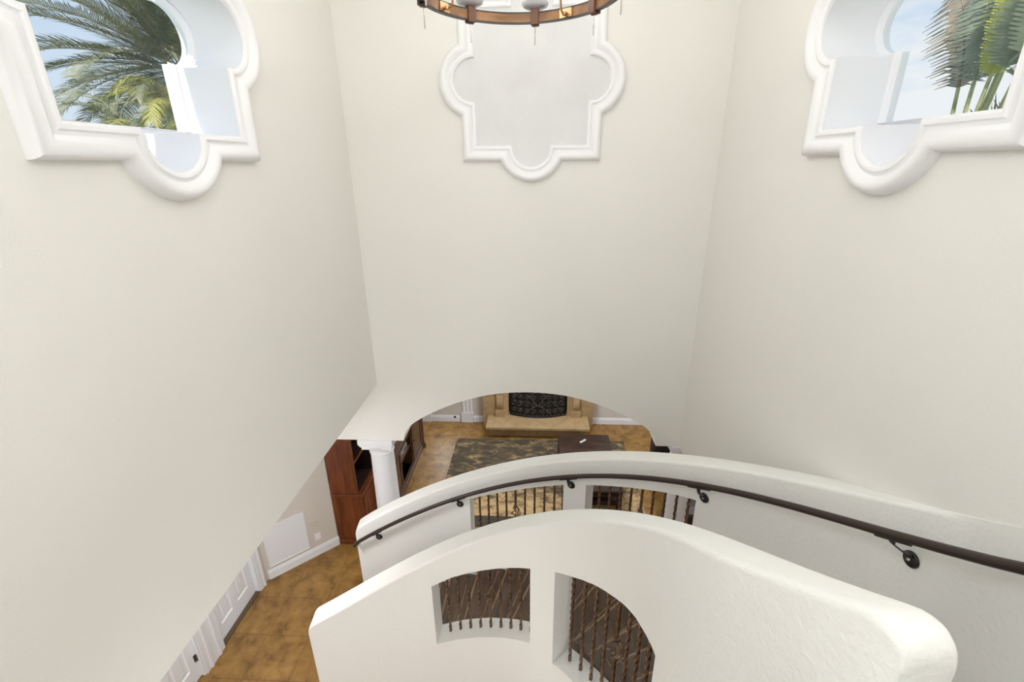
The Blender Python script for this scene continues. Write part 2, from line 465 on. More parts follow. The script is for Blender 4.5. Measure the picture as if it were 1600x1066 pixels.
# fluted casings on the far living room wall
def fluted(name, x0, x1):
    mb = MB(); w = x1 - x0
    mb.box(x0 - .012, x1 + .012, 9.235, 9.276, 0, .24)
    out = [(x0, 9.276)]
    m = 24
    for i in range(m + 1):
        f = i / m
        d = .026 + .010 * sin(f * 3 * 2 * pi - pi / 2) + (.004 if .1 < f < .9 else -.004)
        out.append((x0 + w * f, 9.276 - d))
    out.append((x1, 9.276))
    mb.prism(out, [], lambda a, b, d: (a, b, d), .24, 2.4)
    return struct(name, mb, M['door'], smooth=30)
fluted('trim_1', -2.60, -2.385); fluted('trim_2', -1.665, -1.42)

# ------------------------------------------------------------------ doors of the hall (six panel, white)
def door(name, y0, y1, swing):
    root = thing(name, None, None, (DX, (y0 + y1) / 2, 0), kind='structure')
    c = MB()                                                # casing
    for a, b in ((y0 - .11, y0 - .004), (y1 + .004, y1 + .11)):
        c.box(DX, DX + .016, a, b, 0, 2.2)
        s_ = 1 if a < y0 else -1
        e0, e1 = (a, a + .035) if a < y0 else (b - .035, b)
        c.box(DX, DX + .03, e0, e1, 0, 2.2)
    c.box(DX, DX + .016, y0 - .11, y1 + .11, 2.104, 2.21)
    c.build('casing', M['door'], root, smooth=0, bevel=.004)
    j = MB()
    j.box(DX - .13, DX, y0 - .004, y0 + .012, 0, 2.1); j.box(DX - .13, DX, y1 - .012, y1 + .004, 0, 2.1); j.box(DX - .13, DX, y0, y1, 2.085, 2.1)
    j.build('jamb', M['door'], root, smooth=0)
    # leaf: stiles, rails and raised panels
    f = DX - swing; t = .042
    leaf = MB(); a0, a1 = y0 + .014, y1 - .014; w = a1 - a0
    cols = [(a0 + .115, a0 + w / 2 - .055), (a0 + w / 2 + .055, a1 - .115)]
    rows = [(.22, .86), (.98, 1.56), (1.68, 1.95)]
    holes = []
    for ya, yb in cols:
        for za, zb in rows: holes.append([(ya, za), (yb, za), (yb, zb), (ya, zb)])
    leaf.prism([(a0, .012), (a1, .012), (a1, 2.08), (a0, 2.08)], holes, lambda a, b, d: (f - d, a, b), 0, t)
    for ya, yb in cols:
        for za, zb in rows:
            vs = []
            for ins, d in ((0, 0), (.012, .012), (.045, .012), (.065, .004)):
                for a, b in ((ya + ins, za + ins), (yb - ins, za + ins), (yb - ins, zb - ins), (ya + ins, zb - ins)): vs.append((f - d, a, b))
            fs = [(i * 4 + k, i * 4 + (k + 1) % 4, (i + 1) * 4 + (k + 1) % 4, (i + 1) * 4 + k) for i in range(3) for k in range(4)] + [(12, 13, 14, 15)]
            leaf.add(vs, fs)
    leaf.build('door_leaf', M['door'], root, smooth=0)
    return root, f
d1, f1 = door('door_1', 3.83, 4.63, .06)
MB().box(DX - .10, DX + .0, 3.845, 4.615, 0, .014).build('threshold', mat('bronze_threshold', (.10, .07, .04), .5), d1, smooth=0)
d2, f2 = door('door_2', 2.65, 3.50, .045)
for z in (.30, 1.05, 1.80):
    hg = MB(); hg.lathe([(.008, z - .05), (.008, z + .05)], (f2 + .012, 3.482, 0), 10); hg.box(f2 - .001, f2 + .004, 3.455, 3.482, z - .05, z + .05)
    hg.build('hinge', M['screen'], d2, smooth=40)

# ------------------------------------------------------------------ things on the diagonal wall
def on_diag(name, label, cat, a0, a1, z0, z1, m, t=.012, frame=.0):
    c = to_diag((a0 + a1) / 2, z0, 0)
    root = thing(name, label, cat, c)
    return root
r_ = on_diag('access_panel', 'large white flush panel low on the angled hall wall', 'access panel', .065, .625, .195, .86, None)
mb = MB(); mb.prism([(.065, .195), (.625, .195), (.625, .86), (.065, .86)], [[(.085, .215), (.605, .215), (.605, .84), (.085, .84)]], to_diag, -.016, .0); mb.build('panel_frame', M['panel'], r_, smooth=0)
mb = MB(); mb.prism([(.085, .215), (.605, .215), (.605, .84), (.085, .84)], [], to_diag, -.010, .0); mb.build('panel_sheet', M['panel'], r_, smooth=0)
r_ = on_diag('blank_wall_plate', 'almond rectangular wall plate above the white outlet', 'wall plate', .69, .795, .505, .60, None)
mb = MB(); mb.prism([(.69, .51), (.795, .51), (.795, .60), (.69, .60)], [], to_diag, -.008, 0); mb.build('plate', M['almond'], r_, smooth=0, bevel=.003)
for a in (.71, .775):
    mb = MB(); p = V(*to_diag(a, .555, -.009)); mb.tube([p, p + V(DN.x, DN.y, 0) * .002], .004, 10); mb.build('screw', M['almond'], r_)
r_ = on_diag('wall_outlet', 'white electrical outlet beside the white access panel, below the almond plate', 'outlet', .715, .80, .265, .385, None)
mb = MB(); mb.prism([(.715, .265), (.80, .265), (.80, .385), (.715, .385)], [], to_diag, -.006, 0); mb.build('cover_plate', M['plate'], r_, smooth=0, bevel=.002)
for zc in (.302, .348):
    mb = MB(); mb.prism([(.74 + .017 * cos(q), 0) for q in ()] or [(.7575 + .017 * cos(2 * pi * i / 16), zc + .015 * sin(2 * pi * i / 16)) for i in range(16)], [], to_diag, -.009, -.005)
    mb.build('receptacle', M['plate'], r_, smooth=30)

# ------------------------------------------------------------------ staircase plan (s, x, y, heading, top of inner wall, top of outer wall, stair width)
ROWS = [(0.0, -2.0059, 2.9244, 0.0989, 1.6761, 1.4206, 1.3977), (0.0272, -1.8883, 2.9374, 0.1186, 1.7449, 1.5008, 1.3723), (0.0558, -1.7646, 2.9529, 0.1286, 1.8191, 1.5868, 1.3468), (0.0844, -1.6411, 2.9689, 0.1284, 1.8951, 1.6742, 1.3226), (0.113, -1.5174, 2.9844, 0.1185, 1.9727, 1.7631, 1.2996), (0.1416, -1.3936, 2.998, 0.0994, 2.052, 1.8533, 1.2778), (0.1702, -1.2695, 3.0087, 0.0717, 2.1327, 1.9448, 1.2573), (0.1989, -1.1451, 3.0155, 0.0358, 2.2149, 2.0376, 1.238), (0.2275, -1.0205, 3.0174, -0.0076, 2.2984, 2.1316, 1.22), (0.2561, -0.896, 3.0133, -0.0581, 2.3832, 2.2268, 1.2032), (0.2847, -0.7719, 3.0026, -0.1152, 2.4691, 2.323, 1.1876), (0.3133, -0.6486, 2.9845, -0.1783, 2.5561, 2.4203, 1.1733), (0.3419, -0.5268, 2.9582, -0.2469, 2.6441, 2.5186, 1.1602), (0.3705, -0.4072, 2.9234, -0.3206, 2.7331, 2.6178, 1.1484), (0.3991, -0.2906, 2.8796, -0.3986, 2.8229, 2.7178, 1.1378), (0.4278, -0.1779, 2.8267, -0.4803, 2.9135, 2.8187, 1.1285), (0.4564, -0.0699, 2.7645, -0.5653, 3.0047, 2.9204, 1.1204), (0.485, 0.0322, 2.6932, -0.6527, 3.0965, 3.0228, 1.1135), (0.5136, 0.1277, 2.6133, -0.7419, 3.1888, 3.1258, 1.1079), (0.5422, 0.2157, 2.5251, -0.832, 3.2816, 3.2294, 1.1035), (0.5708, 0.2953, 2.4293, -0.9224, 3.3747, 3.3336, 1.1004), (0.5994, 0.366, 2.3267, -1.0119, 3.4681, 3.4383, 1.0985), (0.628, 0.4273, 2.2183, -1.0999, 3.5616, 3.5434, 1.0979), (0.6567, 0.479, 2.105, -1.1851, 3.6553, 3.6489, 1.0985), (0.6853, 0.5211, 1.9878, -1.2665, 3.7489, 3.7547, 1.1003), (0.7139, 0.5538, 1.8676, -1.3429, 3.8425, 3.8608, 1.1034), (0.7425, 0.5776, 1.7453, -1.413, 3.9359, 3.9671, 1.1077), (0.7711, 0.5932, 1.6217, -1.4755, 4.0291, 4.0735, 1.1133), (0.7997, 0.6017, 1.4974, -1.529, 4.122, 4.1801, 1.1201), (0.8283, 0.6041, 1.3729, -1.5718, 4.2144, 4.2867, 1.1281), (0.8569, 0.6019, 1.2483, -1.6023, 4.3064, 4.3934, 1.1374), (0.8856, 0.5968, 1.1238, -1.6187, 4.3978, 4.4999, 1.1479), (0.9142, 0.5907, 0.9994, -1.619, 4.4886, 4.6064, 1.1597), (0.9428, 0.5856, 0.8749, -1.6014, 4.5786, 4.7127, 1.1727), (0.9714, 0.5839, 0.7503, -1.5635, 4.6679, 4.8187, 1.187), (1.0, 0.5883, 0.6258, -1.5032, 4.7562, 4.9245, 1.2025)]
SL = 4.355
def plan(s):
    """interpolated row at s (straight on beyond the ends)"""
    n = len(ROWS); f = s * (n - 1)
    i = min(max(int(math.floor(f)), 0), n - 2)
    a, b = ROWS[i], ROWS[i + 1]; t = (s - a[0]) / (b[0] - a[0])
    return [a[k] + (b[k] - a[k]) * t for k in range(1, 7)]
def at_s(s, off):
    x, y, ph, zi, zo, w = plan(s)
    return V(x - sin(ph) * off, y + cos(ph) * off)
def z_in(s): return plan(s)[3]
def z_out(s): return plan(s)[4]
def wid(s):
    t = min(max((s - .55) / .33, 0), 1); return plan(s)[5] + .058 * t * t * (3 - 2 * t)
TI, TO, IF = .138, .178, -.062
def lerp_tab(tab, s):
    if s <= tab[0][0]:
        a, b = tab[0], tab[1]
    elif s >= tab[-1][0]:
        a, b = tab[-2], tab[-1]
    else:
        for i in range(len(tab) - 1):
            if tab[i][0] <= s <= tab[i + 1][0]: a, b = tab[i], tab[i + 1]; break
    return a[1] + (b[1] - a[1]) * (s - a[0]) / (b[0] - a[0])

def parapet(name, matl, s0, s1, o0, o1, ztop, openings, rlow, rhigh, label, clampx=None, rr=.026):
    """curved wall swept along the plan; openings = list of (sa, sb, zbottom(s), ztop(s))"""
    ss = set()
    n = 120
    for i in range(n + 1): ss.add(round(s0 + (s1 - s0) * i / n, 5))
    for sa, sb, _, _ in openings: ss.add(sa); ss.add(sb)
    for e, rad, sg in ((s0, rlow, 1), (s1, rhigh, -1)):
        for q in range(1, 8): ss.add(round(e + sg * rad / SL * (1 - cos(q * pi / 16)), 5))
    ss = sorted(ss)
    mb = MB()
    def top(s):
        z = ztop(s)
        for e, rad in ((s0, rlow), (s1, rhigh)):
            d = rad - abs(s - e) * SL
            if d > 0: z -= rad - sqrt(max(rad * rad - d * d, 0))
        return z
    def P(s, o, z, back=False):
        p = at_s(s, o)
        if clampx is not None: p.x = min(p.x, clampx if o > o0(s) + .06 else clampx - .006)
        return (p.x, p.y, z)
    def prof_top(s):
        """rounded top: list of points from the inner face to the outer face"""
        A, B = (o0(s), o1(s)); zt = top(s); L = []
        for q in range(5): a = pi / 2 * q / 4; L.append((A + rr - rr * cos(a), zt - rr + rr * sin(a)))
        for q in range(5): a = pi / 2 * q / 4; L.append((B - rr + rr * sin(a), zt - rr + rr * cos(a)))
        return [P(s, o, z) for o, z in L]
    def quad(*p): mb.add(p, [(0, 1, 2, 3)])
    for i in range(len(ss) - 1):
        a, b = ss[i], ss[i + 1]; mid = (a + b) / 2
        op = None
        for o in openings:
            if o[0] - 1e-6 <= a and b <= o[1] + 1e-6: op = o
        ta, tb = prof_top(a), prof_top(b)
        for k in range(len(ta) - 1): quad(ta[k], tb[k], tb[k + 1], ta[k + 1])
        for o, tt in ((o0, 0), (o1, -1)):
            za, zb = ta[tt][2], tb[tt][2]
            oa, ob = o(a), o(b)
            if op is None:
                quad(P(a, oa, 0), P(b, ob, 0), P(b, ob, zb), P(a, oa, za))
            else:
                quad(P(a, oa, 0), P(b, ob, 0), P(b, ob, op[2](b)), P(a, oa, op[2](a)))
                quad(P(a, oa, op[3](a)), P(b, ob, op[3](b)), P(b, ob, zb), P(a, oa, za))
        if op is not None:
            for f in (op[2], op[3]):
                quad(P(a, o0(a), f(a)), P(b, o0(b), f(b)), P(b, o1(b), f(b)), P(a, o1(a), f(a)))
    for sa, sb, zb, zt in openings:
        for e in (sa, sb):
            quad(P(e, o0(e), zb(e)), P(e, o1(e), zb(e)), P(e, o1(e), zt(e)), P(e, o0(e), zt(e)))
    for e in (ss[0], ss[-1]):
        t = prof_top(e)
        mb.add([P(e, o0(e), 0)] + t + [P(e, o1(e), 0)], [tuple(range(len(t) + 2))])
    c = at_s((s0 + s1) / 2, o0(.5))
    root = mb.build(name, matl, smooth=38, loc=(c.x, c.y, 0))
    return tag(root, label, 'stair parapet')

# openings
IN1t = [(.262, 2.12), (.305, 2.253), (.361, 2.39), (.423, 2.539), (.479, 2.671)]; IN1b = [(.262, 1.415), (.316, 1.537), (.376, 1.662), (.436, 1.789), (.481, 1.882)]
IN2t = [(.535, 2.812), (.578, 2.92), (.632, 3.07), (.674, 3.179), (.708, 3.272), (.741, 3.351), (.767, 3.398), (.79, 3.442), (.807, 3.461)]; IN2b = [(.535, 1.878), (.592, 1.961), (.807, 2.38)]
OUAt = [(.272, 2.021), (.348, 2.260), (.419, 2.505)]; OUAb = [(.272, 1.28), (.419, 1.765)]
OUBt = [(.451, 2.608), (.521, 2.849), (.559, 2.983), (.5865, 3.065)]; OUBb = [(.451, 1.86), (.5865, 2.31)]
def F(tab): return lambda s: lerp_tab(tab, s)
inner = parapet('inner_stair_parapet', M['stucco'], 0.0, 1.012, lambda s: IF + .10 * min(max((s - .90) / .112, 0), 1), lambda s: TI, z_in,
                [(.262, .479, F(IN1b), F(IN1t)), (.535, .807, F(IN2b), F(IN2t))], .055, .10,
                'cream stucco parapet nearest the viewer, curving up along the stair well')
outer = parapet('outer_stair_parapet', M['stucco'], 0.0, .90, wid, lambda s: wid(s) + TO, z_out,
                [(.272, .4195, F(OUAb), F(OUAt)), (.451, .5868, F(OUBb), F(OUBt))], .055, .02,
                'cream stucco parapet carrying the handrail, far side of the stair', clampx=XR - .002)

# ---- iron balusters standing in the openings
def baluster(parent, s, off, zb, zt, basket, thick=.0135):
    p = at_s(s, off)
    H = zt - zb + .02; z0 = zb - .01
    root_off = V(p.x, p.y, z0)
    mb = MB()
    per = .034                               # rise per 1/8 turn step
    def seg(za, zb_, tw, r):
        n = max(2, int((zb_ - za) / .017)); pts = [(p.x, p.y, za + (zb_ - za) * i / n) for i in range(n + 1)]
        mb.tube(pts, r, twist=tw, sq=True)
    e = .06
    if not basket:
        seg(z0, z0 + e, 0, thick); seg(z0 + e, z0 + H - .03, .40, thick); seg(z0 + H - .03, z0 + H, 0, thick)
        mb.build('baluster', M['iron'], parent, smooth=25, loc=root_off)
        return
    m = z0 + H * .50; hb = min(.085, H * .16)
    seg(z0, z0 + e, 0, thick); seg(z0 + e, z0 + H * .2, .4, thick); seg(z0 + H * .2, m - hb, 0, thick)
    seg(m + hb, z0 + H * .84, 0, thick); seg(z0 + H * .84, z0 + H, .4, thick)
    mb.tube([(p.x, p.y, m - hb - .01), (p.x, p.y, m + hb + .01)], .0045, 6)
    o = mb.build('baluster', M['iron'], parent, smooth=25, loc=root_off)
    k = MB()
    for q in range(4):
        pts = []; rad = []
        for i in range(17):
            f = i / 16; a = q * pi / 2 + f * pi * 1.1; r = .006 + .042 * sin(pi * f)
            pts.append((p.x + r * cos(a), p.y + r * sin(a), m - hb + 2 * hb * f)); rad.append(.0062)
        k.tube(pts, rad, 6)
    for zz in (m - hb, m + hb):
        k.lathe([(.012, zz - .014), (.022, zz - .010), (.024, zz), (.022, zz + .010), (.012, zz + .014)], (p.x, p.y, 0), 14)
    k.build('basket_twist', M['iron'], o_parent(o), smooth=40, loc=root_off)
def o_parent(o): return o

def add_balusters(parent, first, step, off, zb, zt, n, basket_i):
    for i in range(n): baluster(parent, first + step * i, off(first + step * i), zb(first + step * i), zt(first + step * i), i == basket_i)

# a sub-part's parent is a part, so its own offset must be relative to the part
_build0 = MB.build
def build_rel(s, name, m, parent=None, smooth=35, bevel=0, loc=None):
    o = _build0(s, name, m, None, smooth, bevel, loc)
    if parent is not None:
        off = Vector((0, 0, 0)); q = parent
        while q is not None: off += Vector(q.location); q = q.parent
        o.parent = parent; o.location = Vector(o.location) - off
    return o
MB.build = build_rel

add_balusters(inner, .286, .0222, lambda s: .045, F(IN1b), F(IN1t), 9, 4)
add_balusters(inner, .5545, .0262, lambda s: .045, F(IN2b), F(IN2t), 10, 4)
add_balusters(outer, .2855, .0146, lambda s: wid(s) + TO * .5, F(OUAb), F(OUAt), 10, 4)
add_balusters(outer, .4645, .01345, lambda s: wid(s) + TO * .5, F(OUBb), F(OUBt), 9, 4)

# ---- steps
stair = thing('staircase', 'dark wood winder stair rising to the right between the two cream parapets', 'staircase', (-2.0, 3.7, 0))
hs = []
def s_for(h):
    lo, hi = -.1, 1.1
    for _ in range(40):
        m_ = (lo + hi) / 2
        if z_out(m_) - 1.24 < h: lo = m_
        else: hi = m_
    return (lo + hi) / 2
NS = 20; RS = .184
def sector(mb, sa, sb, oa, ob, z0, z1, n=3):
    top = []; 
    for i in range(n + 1):
        s = sa + (sb - sa) * i / n
        for o in (oa(s), ob(s)):
            p = at_s(s, o); top.append((min(p.x, XR - .004), p.y))
    m = len(top)
    vs = [(a, b, z0) for a, b in top] + [(a, b, z1) for a, b in top]
    fs = []
    for i in range(n):
        k = 2 * i
        fs += [(k, k + 1, k + 3, k + 2), (m + k, m + k + 2, m + k + 3, m + k + 1), (k, k + 2, m + k + 2, m + k), (k + 1, m + k + 1, m + k + 3, k + 3)]
    fs += [(0, m, m + 1, 1), (m - 2, m - 1, 2 * m - 1, 2 * m - 2)]
    return mb.add(vs, fs)
for k in range(1, NS):
    sa, sb = s_for(k * RS), s_for((k + 1) * RS)
    oi = lambda s: TI + .003; oo = lambda s: wid(s) - .003
    mb = MB(); sector(mb, sa - .006, sb + .001, oi, oo, k * RS - .035, k * RS); last = mb.build('tread', M['tread'], stair, smooth=0, bevel=.006)
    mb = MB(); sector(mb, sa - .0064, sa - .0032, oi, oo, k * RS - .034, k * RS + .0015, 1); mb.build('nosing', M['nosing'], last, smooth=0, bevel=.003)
    sm = sa + (sb - sa) * .52
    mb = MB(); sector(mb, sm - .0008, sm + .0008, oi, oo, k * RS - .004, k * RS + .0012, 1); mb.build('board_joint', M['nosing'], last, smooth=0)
    mb = MB(); sector(mb, sa, sb, oi, oo, max((k - 1) * RS - .05, 0), k * RS - .0352); mb.build('riser', M['riser'], stair, smooth=0)
mb = MB()      # sloping soffit under the steps
sa0, sb0 = s_for(RS * 1.6), s_for(RS * NS)
n = 40; vs = []; fs = []
for i in range(n + 1):
    s = sa0 + (sb0 - sa0) * i / n; zt = max(z_out(s) - 1.24 - .23, .01)
    for o in (TI + .004, wid(s) - .004):
        p = at_s(s, o)
        for z in (max(zt - .12, 0), zt): vs.append((min(p.x, XR - .004), p.y, z))
for i in range(n):
    a, b = i * 4, i * 4 + 4
    for q, r in ((0, 1), (1, 3), (3, 2), (2, 0)): fs.append((a + q, a + r, b + r, b + q))
fs += [(0, 1, 3, 2), (n * 4, n * 4 + 2, n * 4 + 3, n * 4 + 1)]
mb.add(vs, fs); mb.build('soffit', M['riser'], stair, smooth=30)

# upper landing the photographer stands on, behind the stair head
struct('landing', MB().box(XL, XR, -3.0, .40, 3.40, 3.64), M['tread'])
struct('landing_guard', MB().box(XL, .585, .38, .52, 3.0, 4.58), M['stucco'])
struct('landing_fascia', MB().box(.585, XR, .40, .52, 3.2, 3.64), M['stucco'])

# ------------------------------------------------------------------ handrail
rail = thing('handrail', 'dark bronze round handrail on brackets along the far parapet', 'handrail', (0, 4.0, 0))
RR, RZ = .083, .138
def rp(s, dz=0, do=0): 
    q = at_s(s, plan(s)[5] - RR + do); return V(q.x, q.y, z_out(s) - RZ + dz)
pts = [rp(.006 + (1.05 - .006) * i / 110) for i in range(111)]
e0 = rp(.006)
q0 = at_s(.004, wid(.004)); pts = [V(q0.x, q0.y, e0.z - .07), V(q0.x * .5 + e0.x * .5 - .01, q0.y * .5 + e0.y * .5, e0.z - .055), V(e0.x - .02, e0.y, e0.z - .03)] + pts
MB().tube(pts, .0215, 14).build('rail', M['railm'], rail, smooth=60)
def bracket(s, ang=0):
    c = at_s(s, wid(s)); inn = at_s(s, wid(s) - .2); nrm = (inn - c).normalized(); tan = V(nrm.y, -nrm.x)
    r_ = rp(s); zc = z_out(s) - .286
    w0 = V(c.x, c.y, zc); n3 = V(nrm.x, nrm.y, 0); t3 = V(tan.x, tan.y, 0)
    b = MB()
    # flat saddle under the rail, arm bending down and back to the wall
    arm = [r_ + V(0, 0, -.022), r_ + V(0, 0, -.045) , w0 + n3 * (RR * .8) + V(0, 0, .055), w0 + n3 * (RR * .55) + V(0, 0, .038), w0 + n3 * .022 + V(0, 0, .036), w0 + n3 * .012 + V(0, 0, .02)]
    vs = []; fs = []
    for i, a in enumerate(arm):
        d = (arm[min(i + 1, 5)] - arm[max(i - 1, 0)]).normalized(); u = d.cross(t3).normalized() * .003
        for sx, sy in ((-1, -1), (1, -1), (1, 1), (-1, 1)): vs.append(a + t3 * (.014 * sx) + u * sy)
    for i in range(5):
        for k in range(4): fs.append((i * 4 + k, i * 4 + (k + 1) % 4, i * 4 + 4 + (k + 1) % 4, i * 4 + 4 + k))
    fs += [(0, 1, 2, 3), (20, 21, 22, 23)]
    b.add(vs, fs)
    a_, b_ = rp(s - .012, -.022), rp(s + .012, -.022)
    b.tube([a_, b_], .012, 6)
    o = b.build('bracket', M['ironblack'], rail, smooth=40, loc=w0)
    pl = MB(); prof = [(.040, .0), (.040, .006), (.036, .011), (.026, .012), (.018, .016), (.0, .017)]
    vs = []; fs = []; n = 24
    for r, h in prof:
        for k in range(n):
            a = 2 * pi * k / n; vs.append(w0 + n3 * h + t3 * (r * cos(a)) + V(0, 0, r * sin(a)))
    for i in range(len(prof) - 1):
        for k in range(n): fs.append((i * n + k, i * n + (k + 1) % n, (i + 1) * n + (k + 1) % n, (i + 1) * n + k))
    pl.add(vs, fs); pl.build('mounting_plate', M['ironblack'], o, smooth=40, loc=w0)
    MB().tube([w0 + n3 * .016, w0 + n3 * .023], [.009, .005], 10).build('screw', M['steel'], o, smooth=50, loc=w0)
for s in (.077, .255, .4306, .595, .769, .95): bracket(s)

# ------------------------------------------------------------------ columns carrying the arch
def column(name, x, label):
    root = thing(name, label, 'column', (x, 5.2, 0), group=None)
    y = 5.2; c = (x, y, 0)
    b = MB(); b.box(x - .22, x + .22, y - .22, y + .22, 0, .09)
    b.lathe([(.205, .09), (.215, .11), (.215, .135), (.20, .155), (.182, .165), (.18, .19), (.19, .20), (.19, .22), (.172, .235), (.168, .25)], c, 40)
    b.build('base', M['column'], root, smooth=35)
    s = MB(); prof = [(.166, .25)]
    for i in range(13):
        f = i / 12; prof.append((.165 - .010 * f - .006 * f * f, .26 + f * 1.70))
    s.lathe(prof, c, 48); s.build('shaft', M['column'], root, smooth=40)
    k = MB()
    k.lathe([(.149, 1.96), (.158, 1.965), (.162, 1.975), (.158, 1.985), (.150, 1.99), (.150, 2.03), (.160, 2.04), (.172, 2.055), (.190, 2.085), (.205, 2.10), (.21, 2.11)], c, 40)
    def slab(h, z0, z1): k.box(x - h, x + h, y - h, y + h, z0, z1)
    slab(.192, 2.085, 2.125); slab(.204, 2.125, 2.145); slab(.214, 2.145, 2.17); slab(.224, 2.17, 2.236)
    k.build('capital', M['column'], root, smooth=35)
    return root
column('column', -2.035, 'white round column under the left springing of the arch, beside the cherry cabinet')
column('column', 1.905, 'white round column under the right springing of the arch, mostly hidden by the stair parapet')

# ------------------------------------------------------------------ cherry media cabinet behind the arcade, left
cab = thing('media_cabinet', 'tall reddish cherry cabinet with open shelves beside the white column', 'cabinet', (-2.78, 5.95, 0))
cy0, cy1 = 5.53, 6.22; cb, cf, hf = LX + .005, -2.555, -2.615
b = MB(); b.box(cb, cf, cy0, cy1, .1, .90); b.box(cb, cf - .02, cy0 + .01, cy1 - .01, 0, .1); b.build('base_body', M['cherry'], cab, smooth=0, bevel=.004)
b = MB(); b.box(cb, cf + .02, cy0 - .015, cy1 + .01, .0, .085); b.build('plinth', M['cherry'], cab, smooth=0, bevel=.012)
b = MB(); b.box(cb, cf + .025, cy0 - .02, cy1 + .012, .90, .945); b.build('ledge', M['cherry'], cab, smooth=0, bevel=.012)
b = MB()
b.box(cb, hf, cy0, cy0 + .035, .945, 2.1); b.box(cb, hf, cy1 - .035, cy1, .945, 2.1)
MB().box(cb + .016, hf - .006, cy0 + .0355, cy0 + .038, .95, 2.1).build('shade_lining', M['cherryshade'], cab, smooth=0); MB().box(cb + .016, hf - .006, cy1 - .038, cy1 - .0355, .95, 2.1).build('shade_lining', M['cherryshade'], cab, smooth=0); b.box(cb, hf, cy0, cy1, 2.1, 2.14)  # thin dark sheets added inside the hutch as painted recess shade
b.build('hutch_sides', M['cherry'], cab, smooth=0, bevel=.003)
MB().box(cb, cb + .015, cy0 + .035, cy1 - .035, .945, 2.1).build('back_panel', M['cherryshade'], cab, smooth=0)
MB().box(cb + .016, hf - .002, cy0 + .036, cy1 - .036, .946, .95).build('hutch_floor', M['cherryshade'], cab, smooth=0)
MB().box(hf - .012, hf + .002, cy0 + .036, cy1 - .036, 1.455, 1.495).build('shelf_edge', M['cherry'], cab, smooth=0)
MB().box(cb + .016, hf - .012, cy0 + .036, cy1 - .036, 1.46, 1.49).build('shelf', M['cherryshade'], cab, smooth=0)
MB().box(cb + .016, hf - .012, cy0 + .036, cy1 - .036, 1.82, 1.85).build('shelf', M['cherryshade'], cab, smooth=0)
b = MB(); b.box(cb, hf + .05, cy0 - .03, cy1 + .02, 2.14, 2.2); b.build('cornice', M['cherry'], cab, smooth=0, bevel=.012)
def panel_door(mb, x, y0, y1, z0, z1, st=.07, t=.02):
    mb.prism([(y0, z0), (y1, z0), (y1, z1), (y0, z1)], [[(y0 + st, z0 + st), (y1 - st, z0 + st), (y1 - st, z1 - st), (y0 + st, z1 - st)]], lambda a, b_, d: (x + d, a, b_), 0, t)
    vs = []
    for ins, d in ((st, t * .3), (st + .03, t * .3), (st + .05, t * .75)):
        vs += [(x + d, y0 + ins, z0 + ins), (x + d, y1 - ins, z0 + ins), (x + d, y1 - ins, z1 - ins), (x + d, y0 + ins, z1 - ins)]
    mb.add(vs, [(i * 4 + k, i * 4 + (k + 1) % 4, (i + 1) * 4 + (k + 1) % 4, (i + 1) * 4 + k) for i in range(2) for k in range(4)] + [(8, 9, 10, 11)])
b = MB(); panel_door(b, cf, cy0 + .03, cy1 - .03, .12, .88); dr = b.build('door', M['cherry'], cab, smooth=0)
b = MB(); b.lathe([(.006, 0), (.006, .015), (.014, .022), (.012, .03), (0, .032)], (cf + .02, cy1 - .07, .55), 12, 'x'); b.build('knob', M['ironblack'], dr)

# ------------------------------------------------------------------ long media console along the same wall
con = thing('media_console', 'dark walnut media console with open centre bay, right of the cherry cabinet', 'console', (-2.66, 7.3, 0))
ky0, ky1, kf, kh = 6.25, 8.16, -2.335, .98
b = MB(); b.box(cb, kf - .03, ky0, ky1 - .02, .09, .15)
b.box(cb, kf, ky0, ky0 + .04, .15, kh - .04); b.box(cb, kf, ky1 - .04, ky1, .15, kh - .04)
b.box(cb, kf, 6.74, 6.78, .15, kh - .04); b.box(cb, kf, 7.42, 7.46, .15, kh - .04)
b.box(cb, kf, ky0, ky1, .09, .15)
b.build('carcass', M['walnut'], con, smooth=0)
MB().box(cb, cb + .015, ky0 + .04, ky1 - .04, .15, kh - .04).build('back_panel', M['cherryshade'], con, smooth=0)
b = MB(); b.box(cb, kf + .03, ky0 - .02, ky1 + .03, kh - .04, kh); b.build('top', M['walnut'], con, smooth=0, bevel=.012)
b = MB(); b.box(cb, kf + .02, ky0 - .01, ky1 + .02, 0, .09); b.build('plinth', M['walnut'], con, smooth=0, bevel=.01)
for a, c in ((6.29, 6.74), (7.46, 8.12)):
    b = MB(); panel_door(b, kf, a + .005, c - .005, .17, kh - .06, .06); dd = b.build('door', M['walnut'], con, smooth=0)
    yk = c - .04 if a < 7 else a + .04
    b = MB(); b.lathe([(.006, 0), (.006, .014), (.015, .022), (.012, .03), (0, .033)], (kf + .02, yk, .62), 12, 'x'); b.build('knob', M['ironblack'], dd)
MB().box(cb + .016, kf - .02, 6.781, 7.419, .56, .585).build('shelf', M['walnut'], con, smooth=0)
MB().box(cb + .016, kf - .02, 6.781, 7.419, .80, .825).build('shelf', M['walnut'], con, smooth=0)
b = MB()   # curved corner post at the far end
b.lathe([(.075, 0), (.075, .06), (.06, .09), (.045, .14), (.045, .86), (.06, .90), (.07, .94)], (kf - .01, ky1 + .06, 0), 24); b.build('corner_post', M['walnut'], con, smooth=40)
